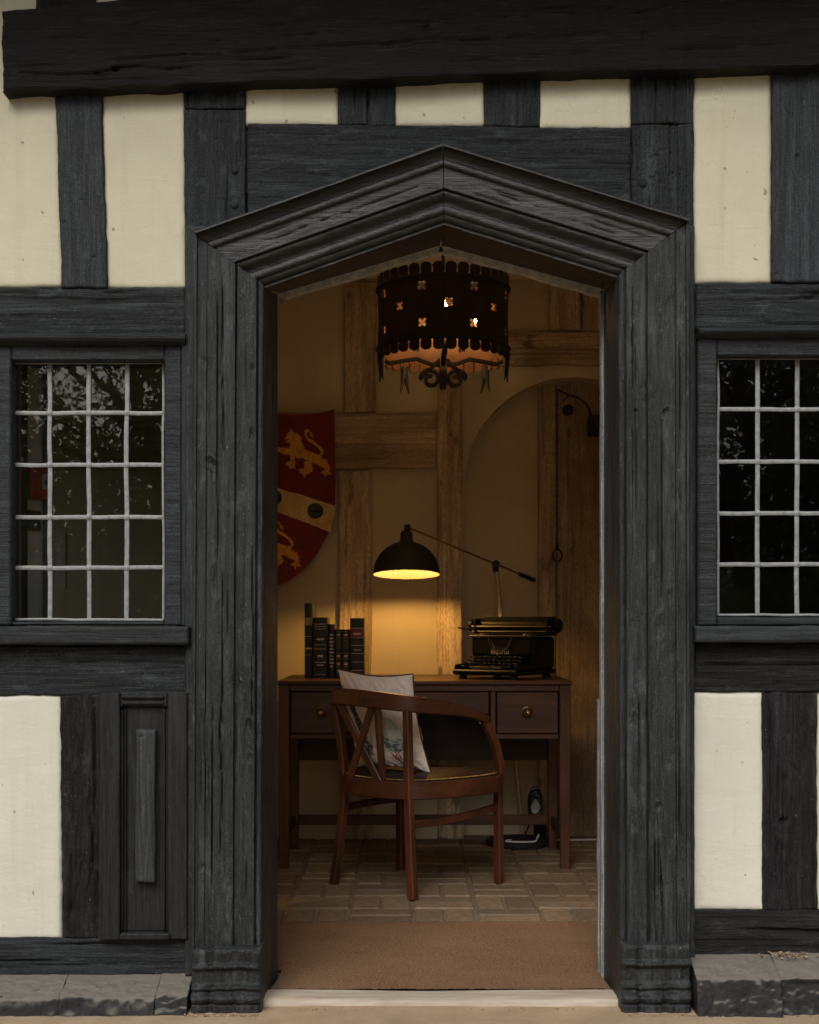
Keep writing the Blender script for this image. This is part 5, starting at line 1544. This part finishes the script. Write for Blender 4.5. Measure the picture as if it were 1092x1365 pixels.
# hanger rod, crown of scrolls
MB().tube([(KC.x, KC.y, kt - .25), (KC.x, KC.y, CZ)], .007, 8).build('hanger', MAT['iron'], chan)
MB().lathe([(.05, 0), (.05, -.012), (.02, -.03), (.0001, -.03)], 20, (KC.x, KC.y, CZ)).build('ceiling_rose', MAT['iron'], chan)
def spiral(cx_, cz_, r0, r1, turns, a0, sg, n=40): return [(cx_ + sg * (r0 + (r1 - r0) * k / n) * math.cos(a0 + turns * 2 * math.pi * k / n), (cz_ + (r0 + (r1 - r0) * k / n) * math.sin(a0 + turns * 2 * math.pi * k / n))) for k in range(n + 1)]
def flatbar(pts, ang, w, th, name):
    ca_, sa_ = math.cos(ang), math.sin(ang)
    path_ = [(KC.x + r * ca_, KC.y + r * sa_, z) for r, z in pts]
    MB().sweep(path_, w, th, sideref=(-sa_, ca_, 0), c=.001).build(name, MAT['iron'], chan)
for ang in (0.05, math.pi + .05, math.pi / 2, -math.pi / 2):
    # lower arm with scroll: from the centre out to the drum's lower rim
    zc_ = kb - .065
    sp = spiral(.048, zc_, .010, .040, 1.35, math.pi * .3, -1, 36)
    flatbar(sp + [(.012, kb + .01)], ang, .024, .013, 'scroll')
    flatbar([(.008, kb - .012), (.05, kb - .006), (.10, kb + .012), (.15, kb + .004), (.20, kb - .006), (.243, kb + .012)], ang, .020, .013, 'arm')
    cu_ = [(.055, kt + .008), (.045, kt + .04), (.02, kt + .03), (.03, kt + .005), (.06, kt - .02)]
    flatbar([(p.x, p.y) for p in catmull([(a, b, 0) for a, b in [(.012, kt - .03), (.05, kt - .01), (.065, kt + .03), (.04, kt + .05), (.022, kt + .032), (.035, kt + .018)]], 6)], ang, .014, .004, 'crown_scroll')
    # candle cup and lamp
    a2 = ang + .0
    px_, py_ = KC.x + .13 * math.cos(a2), KC.y + .13 * math.sin(a2)
    MB().lathe([(.0001, 0), (.022, .004), (.034, .012), (.036, .018)], 18, (px_, py_, kb + .085)).build('drip_cup', MAT['iron'], chan)
    MB().lathe([(.0001, .010), (.011, .010), (.011, .062), (.0001, .062)], 14, (px_, py_, kb + .085)).build('candle_tube', MAT['keyw'], chan)
    MB().lathe([(.0001, .060), (.008, .064), (.014, .080), (.012, .098), (.004, .118), (.0001, .122)], 14, (px_, py_, kb + .085)).build('candle_bulb', emit('candle_glow', (1.0, .57, .23), 80) if 'candle_glow' not in bpy.data.materials else bpy.data.materials['candle_glow'], chan)
# forked leaf tips under the rim
for ang in (math.radians(198), math.radians(-18), math.radians(46), math.radians(127)):
    for s in (-1, 1):
        pts = []
        for k in range(9):
            t_ = k / 8
            aa = ang + s * (.004 + .085 * t_ ** 1.6)
            pts.append((KC.x + (KR - .006) * math.cos(aa), KC.y + (KR - .006) * math.sin(aa), kb + .020 - .105 * t_))
        MB().tube(pts, [.015 * (1 - .92 * k / 8) + .001 for k in range(9)], 7).build('leaf_tip', MAT['iron'], chan)

# ---- things behind the left window
q_ = stub(.7, .02)
rb = empty('alarm_box', (q_[0], q_[1], 1.345)); tag(rb, 'small red wall box with pale square seen through the leaded window', 'alarm box')
stub_box(.57, .83, .001, .045, 1.345, 1.44, .007).build('box', plain('alarm_red', (.42, .035, .025), .4), rb)
stub_box(.72, .81, .0455, .049, 1.375, 1.42, .002).build('plate', MAT['keyw'], rb)
stub_box(.75, .78, .0495, .053, 1.388, 1.402, .002).build('button', MAT['black_matt'], rb)
nt = empty('framed_notice', (q_[0], q_[1], 1.25)); tag(nt, 'small framed notice below the red wall box behind window', 'notice')
stub_box(.58, .86, .001, .010, 1.255, 1.315, .002).build('frame', plain('notice_frame', (.20, .09, .05), .5), nt)
stub_box(.60, .84, .0102, .012, 1.263, 1.307, .0).build('sheet', plain('notice_green', (.05, .07, .05), .5, 0, .5, .5, 60, 0), nt)
pn = MB().box(PX(74, WY), PX(88, WY), WY - .008, WY - .0005, PZ(786, WY), PZ(708, WY), .001).build('notice_sheet', plain('notice_paper', (.5, .48, .42), .8, 0, .3, .3, 40, 0))
tag(pn, 'pale paper notice on the dim wall behind the leaded window', 'notice')

# ================================================================== TREES OPPOSITE (seen mirrored in the panes)
def leaves(name, centers, sizes, per_, lsize, mat, parent, seed, kind=None):
    rs = np.random.RandomState(seed); P_ = []
    for c, s in zip(centers, sizes):
        d = rs.normal(size=(per_, 3)); d /= np.linalg.norm(d, axis=1)[:, None]
        P_.append(np.array(c) + d * (np.array(s) * rs.uniform(.35, 1, (per_, 1)) ** .5))
    P_ = np.concatenate(P_); n = len(P_)
    a = rs.normal(size=(n, 3)); a /= np.linalg.norm(a, axis=1)[:, None]
    b = np.cross(a, rs.normal(size=(n, 3))); b /= np.linalg.norm(b, axis=1)[:, None]
    sz = lsize * rs.uniform(.6, 1.4, (n, 1))
    V = np.stack([P_ - a * sz, P_ + b * sz * .5, P_ + a * sz, P_ - b * sz * .5], 1).reshape(-1, 3)
    Q = np.arange(4 * n).reshape(n, 4)
    o = put(name, np_mesh(name, V, Q, False), mat, parent)
    if kind: o['kind'] = kind
    return o
def tree(x, y, h, mat, seed, label, crown_from=.3, spread=2.4, clumps=34):
    rs = random.Random(seed)
    tr = empty('tree', (x, y, -.06)); tag(tr, label, 'tree', 'trees facing the house')
    mb = MB(); lean = rs.uniform(-.3, .3)
    tp = [(x + lean * (k / 8) ** 2 + rs.uniform(-.05, .05), y + rs.uniform(-.05, .05), -.06 + h * .92 * k / 8) for k in range(9)]
    mb.tube(tp, [.24 * (1 - .85 * k / 8) * h / 9 for k in range(9)], 10)
    cen_ = []; siz = []
    for k in range(clumps):
        f = crown_from + (1 - crown_from) * rs.random(); a = rs.random() * 6.283
        rad = spread * math.sin(math.pi * min(1, max(.08, (f - crown_from) / (1 - crown_from) * .85 + .12))) * rs.uniform(.35, 1)
        c = (x + lean * f * f + rad * math.cos(a), y + rad * math.sin(a), h * f)
        b0 = Vector((x + lean * f * f * .7, y, h * f * .8))
        if k % 2 == 0: mb.tube([b0, b0.lerp(Vector(c), .5) + Vector((0, 0, .1)), c], [.05, .035, .012], 6)
        cen_.append(c); siz.append((rs.uniform(.5, 1.0),) * 2 + (rs.uniform(.35, .7),))
    mb.build('trunk', MAT['bark'], tr)
    leaves('crown', cen_, siz, 300, .055, mat, tr, seed)
T = [(-8.2, -19.5, 8.0, 'leaf_a', 'broad mid green tree facing the window with the red box', .18, 2.2, 74),
     (-5.2, -21.0, 8.5, 'leaf_c', 'olive green tree standing next to the broad mid green one', .20, 2.2, 72),
     (-11.6, -22.0, 8.5, 'leaf_b', 'dark outlying tree beyond the broad mid green one', .2, 2.4, 40),
     (6.0, -20.0, 8.5, 'leaf_b', 'dense dark low branched tree facing the window with dark panes', .10, 2.3, 80),
     (9.0, -21.5, 9.0, 'leaf_b', 'second dense dark tree beyond the low branched one', .10, 2.5, 70),
     (12.8, -22.0, 8.5, 'leaf_a', 'mid green outlying tree beyond the two dense dark ones', .2, 2.4, 40)]
for k, (x, y, h, m, lb, cf, sp_, cl) in enumerate(T): tree(x, y, h, MAT[m], 300 + k, lb, cf, sp_, cl)
rs = random.Random(77); ce = []; sz = []
for k in range(330):
    x = -16 + 32 * rs.random(); ce.append((x, -18.5 - rs.random() * 2.5, .2 + rs.random() * 1.5)); sz.append((.9, .5, .7))
tag(leaves('undergrowth', ce, sz, 150, .07, MAT['leaf_a'], None, 5), 'mixed green undergrowth below the trees facing the house', 'shrubs', kind='stuff')
ce = []; sz = []
for k in range(420):
    x = -26 + 52 * rs.random(); right = x > -1; low = abs(x) < 5
    ce.append((x, -33 - rs.random() * 5, rs.random() * (2.5 if low else 10.0 if right else 6.5))); sz.append((1.8, 1.2, 1.5))
tag(leaves('woodland', ce, sz, 220, .15, MAT['leaf_b'], None, 6), 'dark distant woodland behind the trees facing the house', 'woodland', kind='stuff')
